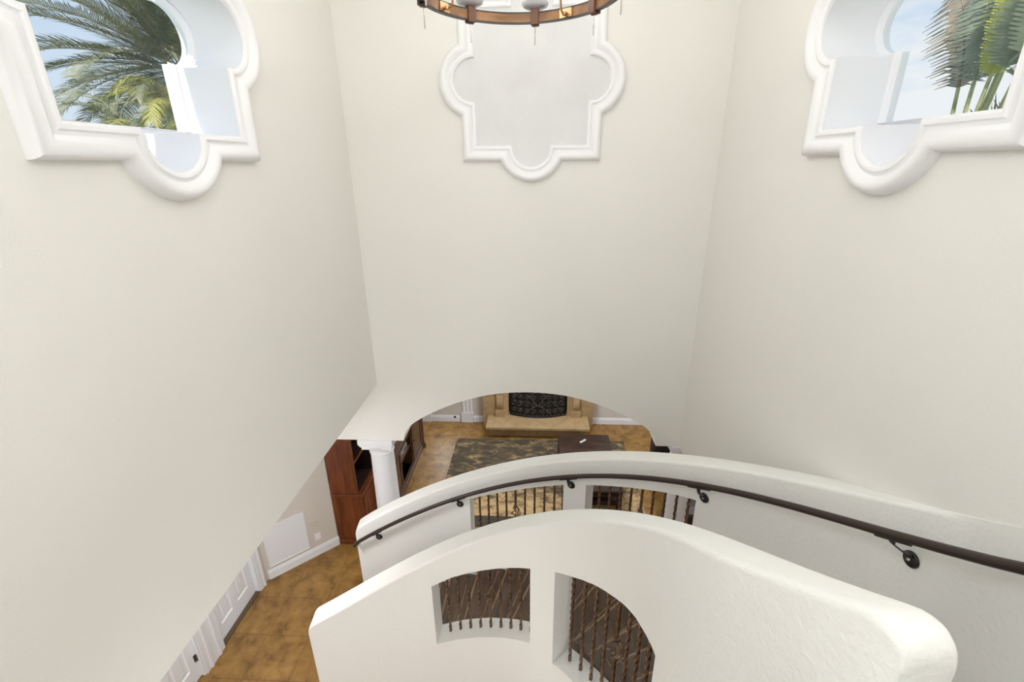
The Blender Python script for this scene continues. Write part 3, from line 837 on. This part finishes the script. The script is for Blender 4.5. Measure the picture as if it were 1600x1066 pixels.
def device(name, y0, y1, z0, h, m, label, cat, d=.26):
    root = thing(name, label, cat, (kf - .18, (y0 + y1) / 2, z0))
    MB().box(kf - .04 - d, kf - .04, y0, y1, z0 + .008, z0 + h).build('housing', m, root, smooth=0, bevel=.003)
    for i in range(3): MB().lathe([(.011, 0), (.011, .012), (.009, .014)], (kf - .04, y0 + .06 + .05 * i, z0 + h * .5), 12, 'x').build('control_knob', M['blackplastic'], root)
    MB().box(kf - .0405, kf - .038, y0 + .24, y1 - .05, z0 + h * .35, z0 + h * .7).build('display_window', M['blackplastic'], root, smooth=0)
    for x in (kf - .04 - d + .03, kf - .07):
        for y in (y0 + .04, y1 - .04): MB().lathe([(.012, z0), (.012, z0 + .01)], (x, y, 0), 8).build('foot', M['blackplastic'], root)
device('audio_receiver', 6.84, 7.30, .585, .13, M['silver'], 'silver audio receiver on the middle shelf of the walnut console', 'audio receiver')
device('media_player', 6.88, 7.28, .825, .06, M['blackplastic'], 'slim dark media player on the top shelf of the walnut console', 'media player')

# ------------------------------------------------------------------ fireplace
fp = thing('fireplace', 'tan limestone fireplace with raised hearth and corbels on the far wall', 'fireplace', (.055, 9.1, 0))
HZ = .30
MB().prism([(-1.05, 8.54), (1.155, 8.54), (1.145, 9.27), (-1.04, 9.27)], [], lambda a, b, d: (a, b, d), HZ - .055, HZ).build('hearth_slab', M['stone'], fp, smooth=0, bevel=.008)
b = MB()
for i in range(4):
    x0 = -1.0 + i * .5275; b.box(x0 + .003, x0 + .5245, 8.70, 9.26, 0, HZ - .055)
b.build('hearth_base', M['stone'], fp, smooth=0, bevel=.004)
SF = 9.06
b = MB(); b.prism([(-1.155, 0), (-.585, 0), (-.585, 1.02), (.695, 1.02), (.695, 0), (1.265, 0), (1.265, 1.35), (-1.155, 1.35)], [], lambda a, c, d: (a, SF + d, c), 0, 9.274 - SF)
b.build('surround', M['stone'], fp, smooth=0, bevel=.004)
b = MB(); b.box(-.60, .71, 9.255, 9.274, .28, 1.04); b.build('firebox', M['soot'], fp, smooth=0)
b = MB(); b.box(-1.30, 1.41, 8.92, 9.27, 1.35, 1.43); b.box(-1.24, 1.35, 8.98, 9.27, 1.30, 1.35); b.build('mantel_shelf', M['stone'], fp, smooth=0, bevel=.012)
for x0 in (-.86, .80):
    w = .17
    b = MB(); b.box(x0 - .02, x0 + w + .02, 8.985, SF + .002, HZ, HZ + .15)
    b.box(x0, x0 + w, 9.00, SF + .002, HZ + .15, 1.30)
    pr = []
    for i in range(13):
        f = i / 12; pr.append((9.0 - .055 * sin(pi * f) ** 1.0 * (1 - .5 * f) - .012, HZ + .20 + .30 * f))
    b.prism([(9.01, HZ + .19)] + pr + [(9.01, HZ + .51)], [], lambda a, c, d, x0=x0: (x0 + d, a, c), .02, w - .02)
    pr = [(9.01, .86), (8.985, .88), (8.95, .95), (8.94, 1.05), (8.90, 1.12), (8.90, 1.30), (9.01, 1.30)]
    b.prism(pr, [], lambda a, c, d, x0=x0: (x0 + d, a, c), .0, w)
    b.build('corbel_pilaster', M['stone'], fp, smooth=30, bevel=.004)
# bowed wrought iron screen standing on the hearth
fs_ = thing('fire_screen', 'black wrought iron fire screen with scrolls standing on the hearth', 'fire screen', (.055, 9.0, HZ))
def bow(u, z, d=0): 
    """u in -1..1 across the screen"""
    return V(.055 + u * .60, 9.10 - .135 * (1 - u * u) - d, HZ + z)
MB().add([tuple(bow(-1 + 2 * i / 24, z, -.012)) for z in (.02, .70) for i in range(25)], [(i, i + 1, 26 + i, 25 + i) for i in range(24)]).build('mesh_backing', M['soot'], fs_, smooth=40)
fr = MB()
fr.tube([bow(-1 + 2 * i / 30, .015) for i in range(31)], .012, 8); fr.tube([bow(-1 + 2 * i / 30, .70) for i in range(31)], .012, 8)
fr.tube([bow(-1, .0), bow(-1, .71)], .012, 8); fr.tube([bow(1, .0), bow(1, .71)], .012, 8)
fr.build('frame', M['ironblack'], fs_, smooth=50)
sc = MB()
def scroll(u0, z0, r0, a0, turns, sgn, th=.0075):
    pts = []
    n = int(20 * turns)
    for i in range(n + 1):
        f = i / n; a = a0 + sgn * f * turns * 2 * pi; r = r0 * (1 - .80 * f)
        pts.append(bow(u0 + r * cos(a) / .60, z0 + r * sin(a), .012))
    sc.tube(pts, th, 6)
for sg in (-1, 1):
    for row, (zz, rr_) in enumerate(((.17, .062), (.33, .07), (.50, .062))):
        for q in (.14, .40, .66, .88):
            scroll(sg * q, zz, rr_, pi / 2 if row % 2 else -pi / 2, 1.45, sg * (1 if (int(q * 10) + row) % 2 else -1))
    for a, c, z0, z1 in ((.02, .46, .30, .10), (.02, .40, .30, .55), (.42, .80, .42, .18), (.55, .95, .62, .40), (.1, .34, .62, .46)):
        pts = [bow(sg * (a + (c - a) * i / 12), z0 + (z1 - z0) * i / 12 + .03 * sin(pi * i / 12), .014) for i in range(13)]
        sc.tube(pts, .009, 6)
    for q in (.06, .2, .34, .48, .62, .76, .9):
        c = bow(sg * q, .055, .012); sc.tube([c + V(-.03, 0, -.015), c + V(0, -.004, .018), c + V(.03, 0, -.015)], [.007, .012, .007], 6)
sc.build('scrollwork', M['screen'], fs_, smooth=50)

tag(MB().lathe([(.028, 0), (.028, .006), (.012, .012), (.012, .06), (.018, .062), (.018, .078), (.006, .08)], (-1.83, 9.257, .12), 14, 'y').build('door_stop', M['blackplastic']), 'small black door stop on the white skirting of the far wall', 'door stop')
bpy.data.objects['door_stop'].rotation_euler = (0, 0, 0)

# ------------------------------------------------------------------ rug, coffee table, sofa
rug = thing('area_rug', 'distressed brown and tan area rug under the dark coffee table', 'rug', (0.1, 7.25, 0))
MB().box(-1.665, 1.86, 6.22, 8.56, 0, .012).build('rug_field', M['rug'], rug, smooth=0, loc=(.1, 7.4, 0))
MB().box(-1.665, 1.86, 5.98, 6.22, 0, .0125).build('rug_border', M['rugband'], rug, smooth=0)
tb = thing('coffee_table', 'dark espresso coffee table with diagonal plank top on the rug', 'coffee table', (.95, 7.25, .012))
tx0, tx1, ty0, ty1, tz = .455, 1.455, 6.36, 8.09, .455
b = MB(); b.box(tx0, tx1, ty0, ty1, tz - .045, tz); b.build('top_frame', M['espresso'], tb, smooth=0, bevel=.005)
# planks mitred into four triangles on the top
cx_, cy_ = (tx0 + tx1) / 2, 7.55
b = MB()
x0, x1, y0, y1 = tx0 + .1, tx1 - .1, ty0 + .1, ty1 - .08
nb = 9
for side in range(4):
    for i in range(nb):
        f0, f1 = i / nb + .006, (i + 1) / nb - .006
        if side == 0: A, B_, C_ = V(x0, y0), V(x1, y0), V(cx_, y0 + (x1 - x0) / 2)
        elif side == 1: A, B_, C_ = V(x1, y1), V(x0, y1), V(cx_, y1 - (x1 - x0) / 2)
        elif side == 2: A, B_, C_ = V(x1, y0), V(x1, y1), None
        else: A, B_, C_ = V(x0, y1), V(x0, y0), None
        p, q = A.lerp(B_, f0), A.lerp(B_, f1)
        def inner_pt(f):
            if C_ is not None:
                m_ = A.lerp(B_, f); k_ = 1 - abs(2 * f - 1); return m_ + (C_ - (A + B_) / 2) * k_
            m_ = A.lerp(B_, f); h_ = (x1 - x0) / 2; d_ = min(f, 1 - f) * (y1 - y0)
            return m_ + V(-1 if side == 2 else 1, 0) * min(h_, d_) 
        pi_, qi = inner_pt(f0), inner_pt(f1)
        b.add([(v.x, v.y, z) for z in (tz - .01, tz + .003) for v in (p, q, qi, pi_)], [(0, 3, 2, 1), (4, 5, 6, 7), (0, 1, 5, 4), (1, 2, 6, 5), (2, 3, 7, 6), (3, 0, 4, 7)])
b.build('plank_inlay', M['espresso'], tb, smooth=0)
for x in (tx0 + .045, tx1 - .045):
    for y in (ty0 + .045, ty1 - .045): MB().box(x - .04, x + .04, y - .04, y + .04, .0128, tz - .045).build('leg', M['espresso'], tb, smooth=0, bevel=.004)
for y in (ty0 + .03, ty1 - .03):
    b = MB(); b.box(tx0 + .085, tx1 - .085, y - .012, y + .012, .33, .375); b.build('rail', M['espresso'], tb, smooth=0)
b = MB(); b.box(tx0 + .085, tx1 - .085, ty0 + .018, ty0 + .042, .20, .24); b.build('rail', M['espresso'], tb, smooth=0)
for x in (tx0 + .03, tx1 - .03): MB().box(x - .012, x + .012, ty0 + .085, ty1 - .085, .33, .41).build('rail', M['espresso'], tb, smooth=0)
MB().box(tx0 + .02, tx1 - .02, ty0 + .10, ty1 - .04, .10, .13).build('lower_shelf', M['espresso'], tb, smooth=0)
rc = thing('remote_control', 'small white remote lying on the dark coffee table', 'remote control', (.93, 7.83, tz + .003))
b = MB(); b.obox((.93, 7.83), (cos(.75), sin(.75)), (-sin(.75), cos(.75)), .075, .019, tz + .003, tz + .021); b.build('body', M['plate'], rc, smooth=0, bevel=.004)
for i in range(5):
    b = MB(); b.obox((.93 + cos(.75) * (.05 - .02 * i), 7.83 + sin(.75) * (.05 - .02 * i)), (cos(.75), sin(.75)), (-sin(.75), cos(.75)), .006, .011, tz + .0205, tz + .023)
    b.build('button', M['silver'], rc, smooth=0)

sf = thing('leather_sofa', 'dark brown leather sofa partly hidden behind the right springing of the arch', 'sofa', (2.7, 6.65, 0))
b = MB(); b.box(2.28, 3.10, 5.62, 7.72, .06, .30); b.build('base', M['leather'], sf, smooth=0, bevel=.02)
for i in range(3): MB().box(2.20, 2.86, 5.86 + i * .553, 6.405 + i * .553, .30, .47).build('seat_cushion', M['leather'], sf, smooth=30, bevel=.04)
for i in range(3): MB().box(2.78, 3.02, 5.86 + i * .553, 6.405 + i * .553, .45, .84).build('back_cushion', M['leather'], sf, smooth=30, bevel=.05)
MB().box(2.95, 3.14, 5.62, 7.72, .06, .82).build('backrest', M['leather'], sf, smooth=0, bevel=.03)
for a, c in ((5.60, 5.86), (7.52, 7.78)): MB().box(2.20, 3.12, a, c, .06, .66).build('armrest', M['leather'], sf, smooth=30, bevel=.045)
for x in (2.3, 3.05):
    for y in (5.68, 7.68): MB().lathe([(.025, 0), (.032, .07)], (x, y, 0), 12).build('foot', M['espresso'], sf)

# ------------------------------------------------------------------ chandelier (ring of aged oak with eight lights)
CX, CY, CR, CB = -.116, 3.146, .571, CZ + .895
ch = thing('chandelier', 'round aged wood ring chandelier with glass dishes hanging in the tower', 'chandelier', (CX, CY, CB))
def ringmesh(mb, r0, r1, z0, z1, n=96):
    vs = []
    for i in range(n):
        a = 2 * pi * i / n
        for r, z in ((r0, z0), (r1, z0), (r1, z1), (r0, z1)): vs.append((CX + r * cos(a), CY + r * sin(a), z))
    fs = [(i * 4 + k, i * 4 + (k + 1) % 4, ((i + 1) % n) * 4 + (k + 1) % 4, ((i + 1) % n) * 4 + k) for i in range(n) for k in range(4)]
    return mb.add(vs, fs)
b = MB(); ringmesh(b, CR - .012, CR + .012, CB, CB + .058); b.build('wooden_ring', M['chandwood'], ch, smooth=40)
b = MB(); ringmesh(b, CR - .016, CR + .016, CB - .004, CB + .003); ringmesh(b, CR - .016, CR + .016, CB + .055, CB + .061); b.build('iron_edging', M['ironblack'], ch, smooth=40)
bulbs = []
for k in range(8):
    az = RAD(90 - 9 + 45 * k); d = V(cos(az), sin(az)); t = V(-sin(az), cos(az))
    c = V(CX, CY) + d * CR
    b = MB()
    for q in (-.020, .020): b.obox((c.x + d.x * q, c.y + d.y * q), t, d, .026, .010, CB - .016, CB + .078)
    b.obox((c.x, c.y), t, d, .026, .0299, CB + .064, CB + .080); b.obox((c.x, c.y), t, d, .02, .012, CB - .022, CB - .005)
    cl = b.build('wooden_clip', M['clipwood'], ch, smooth=0, bevel=.003)
    MB().tube([(c.x, c.y, CB - .13), (c.x, c.y, CB + .08)], .0042, 8).build('finial_rod', M['steel'], cl)
    dz = CB + .085
    MB().lathe([(.012, dz - .012), (.06, dz - .004), (.084, dz + .008), (.090, dz + .026), (.086, dz + .026), (.078, dz + .012), (.05, dz + .003), (.012, dz)], (c.x, c.y, 0), 28).build('glass_dish', M['smoke'], cl, smooth=50)
    MB().lathe([(.018, dz), (.018, dz + .11), (.010, dz + .112)], (c.x, c.y, 0), 16).build('candle_sleeve', M['trim'], cl)
    MB().lathe([(.006, dz + .112), (.014, dz + .13), (.016, dz + .15), (.010, dz + .175), (.002, dz + .195)], (c.x, c.y, 0), 14).build('bulb', M['bulb'], cl, smooth=60)
    bulbs.append((c.x, c.y, dz + .24))
hubz = CB + .62
b = MB(); b.lathe([(.03, hubz - .06), (.05, hubz - .03), (.055, hubz), (.04, hubz + .04), (.015, hubz + .06), (.012, TOPZ - .04), (.07, TOPZ - .035), (.075, TOPZ)], (CX, CY, 0), 24); b.build('hub_and_stem', M['brass'], ch, smooth=45)
for k in range(4):
    az = RAD(58.5 + 90 * k); d = V(cos(az), sin(az)); t = V(-sin(az), cos(az))
    c = V(CX, CY) + d * (CR - .016)
    b = MB(); b.obox((c.x, c.y), t, d, .045, .003, CB + .004, CB + .054)
    pl = b.build('arm_plate', M['brass'], ch, smooth=0)
    q = c - d * .02
    pts = [(q.x, q.y, CB + .022), (q.x - d.x * .03, q.y - d.y * .03, CB + .022), (q.x - d.x * .045, q.y - d.y * .045, CB + .04), (q.x - d.x * .05, q.y - d.y * .05, CB + .09)]
    for i in range(1, 9):
        f = i / 8; r = (CR - .09) * (1 - f) + .03 * f
        pts.append((CX + d.x * r, CY + d.y * r, CB + .12 + (hubz - CB - .12) * f ** .8))
    b = MB(); b.tube(pts, .007, 8); b.lathe([(.0, -.012), (.012, -.010), (.015, 0), (.012, .010), (0, .012)], (q.x, q.y, CB + .022), 12)
    b.build('support_arm', M['brass'], pl, smooth=50)

# ------------------------------------------------------------------ garden seen through the two windows
struct('ground', MB().box(-60, 60, -40, 80, -.5, -.3), M['lawn'])
def frond(mb, base, az, el, length, droop, nl, ll, wid_=.03, seed=0, hang=.35, rad=.018):
    """feather frond: a drooping rib with narrow leaflets on both sides"""
    r_ = random.Random(seed)
    p = Vector(base); pts = [p.copy()]; n = 14; e = el
    for i in range(n):
        p = p + V(cos(az) * cos(e), sin(az) * cos(e), sin(e)) * (length / n); pts.append(p.copy()); e -= droop / n * (.5 + i / n)
    mb.tube(pts, [rad * (1 - .8 * i / n) for i in range(n + 1)], 4, caps=False)
    side = V(-sin(az), cos(az), 0)
    vs = []; fs = []
    for j in range(nl):
        f = .12 + .88 * j / (nl - 1); x = f * n; i = min(int(x), n - 1); q = pts[i].lerp(pts[i + 1], x - i); T = (pts[i + 1] - pts[i]).normalized()
        for sg in (-1, 1):
            L = ll * (.45 + .55 * sin(pi * min(f * .95 + .05, 1)) ** .7) * r_.uniform(.85, 1.1)
            d = (side * sg * .80 + T * (.55 + .4 * f) + V(0, 0, .42 - hang * r_.uniform(.5, 1.5))).normalized()
            d2 = (d + V(0, 0, -hang * .9)).normalized()
            a = q + d * (L * .55); b_ = a + d2 * (L * .45)
            w = T * (wid_ * .5); o = len(vs)
            vs += [q - w * .6, q + w * .6, a + w, a - w, b_]
            fs += [(o, o + 1, o + 2, o + 3), (o + 3, o + 2, o + 4)]
    mb.add(vs, fs)
def palm(name, label, loc, h, nf, length, ms, el=(-.5, 1.2), nl=46, ll=.5, trunk_r=.28, seed=1, droop=1.3, az=None, hang=.35, wd=.03):
    r_ = random.Random(seed)
    root = thing(name, label, 'palm tree', loc)
    x, y, z = loc
    prof = []
    for i in range(30):
        f = i / 29; prof.append((trunk_r * (1 + .07 * (-1) ** i) * (1.15 - .25 * f), z + f * h))
    MB().lathe(prof, (x, y, 0), 18).build('trunk', M['trunk'], root, smooth=30, loc=loc)
    for i in range(nf):
        e = el[0] + (el[1] - el[0]) * ((i + .5) / nf); a = i * 2.39996 + r_.uniform(-.2, .2) if az is None else az[0] + (az[1] - az[0]) * r_.random()
        mb_ = MB(); frond(mb_, (x + cos(a) * trunk_r * .7, y + sin(a) * trunk_r * .7, z + h - .05 + r_.uniform(-.1, .1)), a, e, length * r_.uniform(.85, 1.08), droop * r_.uniform(.8, 1.2), nl, ll, wd, seed * 100 + i, hang)
        mb_.build('frond', ms[i % len(ms)], root, smooth=0, loc=loc)
    return root
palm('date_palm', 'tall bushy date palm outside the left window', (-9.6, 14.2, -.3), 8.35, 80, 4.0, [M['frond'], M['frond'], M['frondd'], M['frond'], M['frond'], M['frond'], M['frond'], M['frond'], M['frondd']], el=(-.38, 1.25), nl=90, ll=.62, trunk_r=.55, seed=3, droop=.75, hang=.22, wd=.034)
palm('arching_palm', 'yellow green palm with arching fronds, low in the left window', (-7.6, 10.75, -.3), 6.85, 22, 1.7, [M['frondy'], M['frondy'], M['frondy'], M['frond']], el=(.45, 1.35), nl=90, ll=.46, trunk_r=.12, seed=5, droop=2.3, hang=.5, wd=.02)
palm('feathery_palm', 'pale green feathery palm at the bottom of the left window', (-7.0, 8.7, -.3), 6.0, 18, 1.5, [M['frond'], M['frondy'], M['frond']], el=(.1, 1.3), nl=40, ll=.38, trunk_r=.10, seed=8, droop=1.5, hang=.4, wd=.02)
tag(MB().tube([(-15, 2 + i * 2.0, CZ + 2.05 - .10 * (i / 8) + .012 * (i - 8) ** 2 * .3) for i in range(16)], .009, 6).build('overhead_cable', M['cable']), 'thin overhead cable crossing the sky in the left window', 'cable')

# traveller's palm: long stalks fanning out, torn paddle blades
tp = thing('travellers_palm', 'fan of torn paddle leaves on long pale stalks outside the right window', 'palm tree', (9.0, 11.5, -.3))
def paddle(base, mid, tip, wmax, m, seed, lean, tear=.5, sides=(1, 1), strips=46):
    r_ = random.Random(seed)
    base, mid, tip = Vector(base), Vector(mid), Vector(tip)
    stalk = MB(); stalk.tube([base, base.lerp(mid, .5), mid], [.055, .042, .035], 8)
    stalk.build('stalk', M['stalk'], tp, smooth=50, loc=base)
    blade = MB()
    n = 16; ctrl = mid + (mid - base).normalized() * (tip - mid).length * .5
    rib = [mid.lerp(ctrl, i / n).lerp(ctrl.lerp(tip, i / n), i / n) for i in range(n + 1)]
    blade.tube(rib, [.035 * (1 - .8 * i / n) for i in range(n + 1)], 5, caps=False)
    lean = Vector(lean).normalized()
    vs = []; fs = []
    for j in range(strips):
        f = (j + .5) / strips; x = f * n; i = min(int(x), n - 1); q = rib[i].lerp(rib[i + 1], x - i); T = (rib[i + 1] - rib[i]).normalized()
        side = T.cross(lean).normalized()
        for sg, on in ((1, sides[0]), (-1, sides[1])):
            if not on: continue
            W = wmax * sin(pi * min(.12 + .86 * f, 1)) ** .6 * r_.uniform(1 - tear * .5, 1.05)
            d = (side * sg + T * .35).normalized(); a = q + d * W * .5 + lean * .02; b_ = a + (d + V(0, 0, -.35 * tear * 1.6 - .1)).normalized() * W * .5
            hw = (tip - mid).length / strips * (.62 if tear < .3 else .45); w = T * hw; o = len(vs)
            vs += [q - w, q + w, a + w, a - w, b_ + w * .4, b_ - w * .4]
            fs += [(o, o + 1, o + 2, o + 3), (o + 3, o + 2, o + 4, o + 5)]
    blade.add(vs, fs)
    blade.build('paddle_blade', m, tp, smooth=0, loc=mid)
B0 = (9.0, 11.55, CZ - .6)
ln = (-.62, -.78, -.05)
paddle(B0, (9.0, 11.75, CZ + 1.45), (9.0, 12.55, CZ + 3.5), .75, M['bananab'], 1, ln, .9, strips=60)
paddle((9.05, 11.45, CZ - .6), (9.05, 11.45, CZ + 1.55), (9.1, 11.95, CZ + 3.6), .55, M['bananag'], 2, ln, .7)
paddle((9.1, 11.4, CZ - .6), (9.1, 11.15, CZ + 1.6), (9.1, 10.85, CZ + 3.7), .42, M['bananay'], 3, (-.3, -.9, .2), .15)
paddle((9.1, 11.3, CZ - .6), (9.1, 10.9, CZ + 1.7), (9.15, 10.2, CZ + 3.7), .55, M['bananag'], 4, ln, .25, strips=34)
paddle((9.2, 11.2, CZ - .6), (9.2, 10.6, CZ + 1.85), (9.2, 9.7, CZ + 3.9), .6, M['bananag'], 6, (-.5, -.8, .1), .2, strips=34)
paddle((9.2, 11.25, CZ - .6), (9.3, 10.35, CZ + 2.0), (9.3, 9.2, CZ + 3.6), .6, M['banana'], 7, ln, .8)
paddle((9.3, 11.6, CZ - .6), (9.3, 11.2, CZ + 1.9), (9.3, 11.4, CZ + 4.2), .7, M['banana'], 8, ln, .8)
b = MB(); b.lathe([(.24, -.3), (.2, 2), (.19, CZ - .9), (.24, CZ - .5), (.10, CZ - .2)], (9.1, 11.4, 0), 18); b.build('trunk', M['trunk'], tp, smooth=40)
b = MB(); b.tube([(9.05, 10.75, CZ + 1.75), (9.05, 10.55, CZ + 1.86), (9.05, 10.3, CZ + 1.84), (9.05, 10.12, CZ + 1.72)], [.03, .06, .06, .03], 6); b.tube([(9.05, 10.75, CZ + 1.6), (9.05, 10.6, CZ + 1.62), (9.05, 10.42, CZ + 1.42)], [.02, .09, .02], 5); b.build('flower_bract', M['bananag'], tp, smooth=40)

def spiky(name, label, loc, h, n, length, ms, seed, spread=.5, wd=.07):
    r_ = random.Random(seed); root = thing(name, label, 'shrub', loc); x, y, z = loc
    MB().lathe([(.09, z), (.07, z + h * .5), (.06, z + h)], (x, y, 0), 12).build('stem', M['trunk'], root, loc=loc)
    for i in range(n):
        a = r_.uniform(0, 2 * pi); e = r_.uniform(.3, 1.4); L = length * r_.uniform(.6, 1.1); bx = x + r_.uniform(-spread, spread); by = y + r_.uniform(-spread, spread)
        d = V(cos(a) * cos(e), sin(a) * cos(e), sin(e)); s_ = V(-sin(a), cos(a), 0) * wd * .5; p = V(bx, by, z + h)
        mb_ = MB(); m1 = p + d * L * .6; t = m1 + (d + V(0, 0, -.25)).normalized() * L * .4
        c0 = V(x, y, z + h - .25)
        mb_.add([c0 - s_ * .3, c0 + s_ * .3, p + s_, p - s_, m1 + s_ * .8, m1 - s_ * .8, t], [(0, 1, 2, 3), (3, 2, 4, 5), (5, 4, 6)])
        mb_.build('leaf', ms[i % len(ms)], root, smooth=0, loc=loc)
    return root
spiky('yucca_shrub', 'low yellow green spiky shrub at the left foot of the right window', (9.5, 13.55, -.3), 6.15, 60, .62, [M['frondy'], M['frondo'], M['frond']], 11, .75, .05)
spiky('spiky_palm_top', 'grey green spiky palm top at the lower right of the right window', (9.5, 11.1, -.3), 6.55, 46, .55, [M['frond'], M['frondd'], M['frondy']], 12, .35, .05)

# ------------------------------------------------------------------ world: sky with clouds
w = bpy.data.worlds.new('sky'); scene.world = w; w.use_nodes = True
nt = w.node_tree; N = nt.nodes; L = nt.links; bg = N['Background']
tc = N.new('ShaderNodeTexCoord'); sp = N.new('ShaderNodeSeparateXYZ'); L.new(tc.outputs['Generated'], sp.inputs[0])
gr = N.new('ShaderNodeValToRGB'); gr.color_ramp.elements[0].position = 0.0; gr.color_ramp.elements[0].color = (.80, .88, .97, 1)
gr.color_ramp.elements[1].position = .55; gr.color_ramp.elements[1].color = (.30, .52, .86, 1)
L.new(sp.outputs['Z'], gr.inputs['Fac'])
mp = N.new('ShaderNodeMapping'); mp.inputs['Scale'].default_value = (2.2, 2.2, 6.5); mp.inputs['Location'].default_value = (.3, .1, .25)
L.new(tc.outputs['Generated'], mp.inputs['Vector'])
no = N.new('ShaderNodeTexNoise'); no.inputs['Scale'].default_value = 1.5; no.inputs['Detail'].default_value = 7; no.inputs['Roughness'].default_value = .55
L.new(mp.outputs['Vector'], no.inputs['Vector'])
mr = N.new('ShaderNodeMapRange'); mr.inputs['From Min'].default_value = -.7; mr.inputs['From Max'].default_value = .7; mr.inputs['To Min'].default_value = -.22; mr.inputs['To Max'].default_value = .13
L.new(sp.outputs['X'], mr.inputs['Value'])
ad = N.new('ShaderNodeMath'); ad.operation = 'ADD'; L.new(no.outputs['Fac'], ad.inputs[0]); L.new(mr.outputs[0], ad.inputs[1])
cr = N.new('ShaderNodeValToRGB'); cr.color_ramp.elements[0].position = .43; cr.color_ramp.elements[1].position = .56
L.new(ad.outputs[0], cr.inputs['Fac'])
mx = N.new('ShaderNodeMixRGB'); L.new(cr.outputs['Color'], mx.inputs['Fac']); L.new(gr.outputs['Color'], mx.inputs['Color1']); mx.inputs['Color2'].default_value = (.93, .94, .97, 1)
L.new(mx.outputs['Color'], bg.inputs['Color']); bg.inputs['Strength'].default_value = 1.0

# ------------------------------------------------------------------ lights
def sun(d, e, col):
    l = bpy.data.lights.new('sun', 'SUN'); l.energy = e; l.angle = RAD(1); l.color = col
    o = bpy.data.objects.new('sun', l); COL.objects.link(o); o.rotation_euler = Vector(d).to_track_quat('-Z', 'Y').to_euler()
sun((.10, .62, -.78), 4.2, (1, .95, .86))
def area(name, loc, size, e, col=(1, 1, 1), rot=(0, 0, 0), sy=None):
    l = bpy.data.lights.new(name, 'AREA'); l.energy = e; l.color = col
    l.shape = 'DISK' if sy is None else 'RECTANGLE'; l.size = size
    if sy: l.size_y = sy
    o = bpy.data.objects.new(name, l); COL.objects.link(o); o.location = loc; o.rotation_euler = rot
area('tower_top_fill', (-.07, 2.2, TOPZ - .05), 1.6, 15, (1, .995, .985))  # added soft fill from above, no ceiling fitting is built
area('south_wall_fill', (0, -2.9, 6.0), 3.4, 15, (.98, .99, 1), (RAD(90), 0, 0), 2.4)  # fill panel added behind the camera; the south wall has no window
area('lower_well_fill', (0, -2.9, 1.5), 3.4, 88, (.97, .99, 1), (RAD(90), 0, 0), 2.6)  # fill added below the landing to brighten the stair well, no door there
l = bpy.data.lights.new('landing_side_fill', 'POINT'); l.energy = 34; l.shadow_soft_size = .3; l.color = (1, .995, .985)  # bare fill added beside the camera to lift the right stair wall
o = bpy.data.objects.new('landing_side_fill', l); COL.objects.link(o); o.location = (-.5, -.15, 6.6)
l = bpy.data.lights.new('foyer_fill', 'POINT'); l.energy = 8; l.shadow_soft_size = .2  # unseen fill added low in the well for the lower walls
o = bpy.data.objects.new('foyer_fill', l); COL.objects.link(o); o.location = (-.9, 1.1, 2.6)
l = bpy.data.lights.new('landing_fill', 'POINT'); l.energy = 66; l.shadow_soft_size = .45; l.color = (1, .995, .985)  # main fill added above and behind the camera, no fixture modelled
o = bpy.data.objects.new('landing_fill', l); COL.objects.link(o); o.location = (-.05, -.5, 6.9)
for i, p in enumerate(bulbs):
    l = bpy.data.lights.new('chandelier_bulb', 'POINT'); l.energy = 4.6; l.color = (1, .97, .92); l.shadow_soft_size = .04
    o = bpy.data.objects.new('chandelier_bulb', l); COL.objects.link(o); o.location = p
area('hall_fill', (-2.75, 3.3, 3.02), .5, 34, (.99, .99, 1))  # added fill for the hall doors and floor, without a fitting
area('hall_fill', (-2.9, .2, 3.02), .5, 34, (.99, .99, 1))  # second added hall fill, out of view
area('living_fill', (0.0, 7.4, 3.39), 1.0, 85, (.90, .95, 1))  # cool fill added to brighten the living room, no fitting
area('living_fill', (3.4, 7.4, 3.39), 1.0, 60, (.90, .95, 1))  # another added cool fill, towards the sofa side
area('living_floor_fill', (-2.02, 9.24, 1.45), .7, 16, (.86, .93, 1), (RAD(-90), 0, 0), 1.7)  # panel added on the solid far wall to put a sheen on the floor
area('side_room_fill', (3.5, 2.5, 3.19), .6, 20, (1, .98, .95))  # unseen fill added for the side room

# ------------------------------------------------------------------ camera
Rw = [[0.9986400861379999, 0.009536808462436562, -0.051254537776076206], [0.05130887654351196, -0.3540312481502325, 0.9338250770465697], [-0.0092399970850143, -0.9351849681306579, -0.35403911907631]]
cam = bpy.data.cameras.new('camera'); co = bpy.data.objects.new('camera', cam); COL.objects.link(co)
m4 = Matrix(((Rw[0][0], -Rw[0][1], -Rw[0][2], 0), (Rw[1][0], -Rw[1][1], -Rw[1][2], 0), (Rw[2][0], -Rw[2][1], -Rw[2][2], CZ), (0, 0, 0, 1)))
co.matrix_world = m4
cam.sensor_width = 36; cam.lens = 728.003 * 36 / 1600; cam.clip_start = .02; cam.clip_end = 300
scene.camera = co
vs = scene.view_settings
scene.display_settings.display_device = 'sRGB'
vs.view_transform = 'Standard'; vs.look = 'None'; vs.gamma = 1; vs.use_curve_mapping = False; vs.exposure = 0.0
scene.cycles.max_bounces = 10; scene.cycles.diffuse_bounces = 7
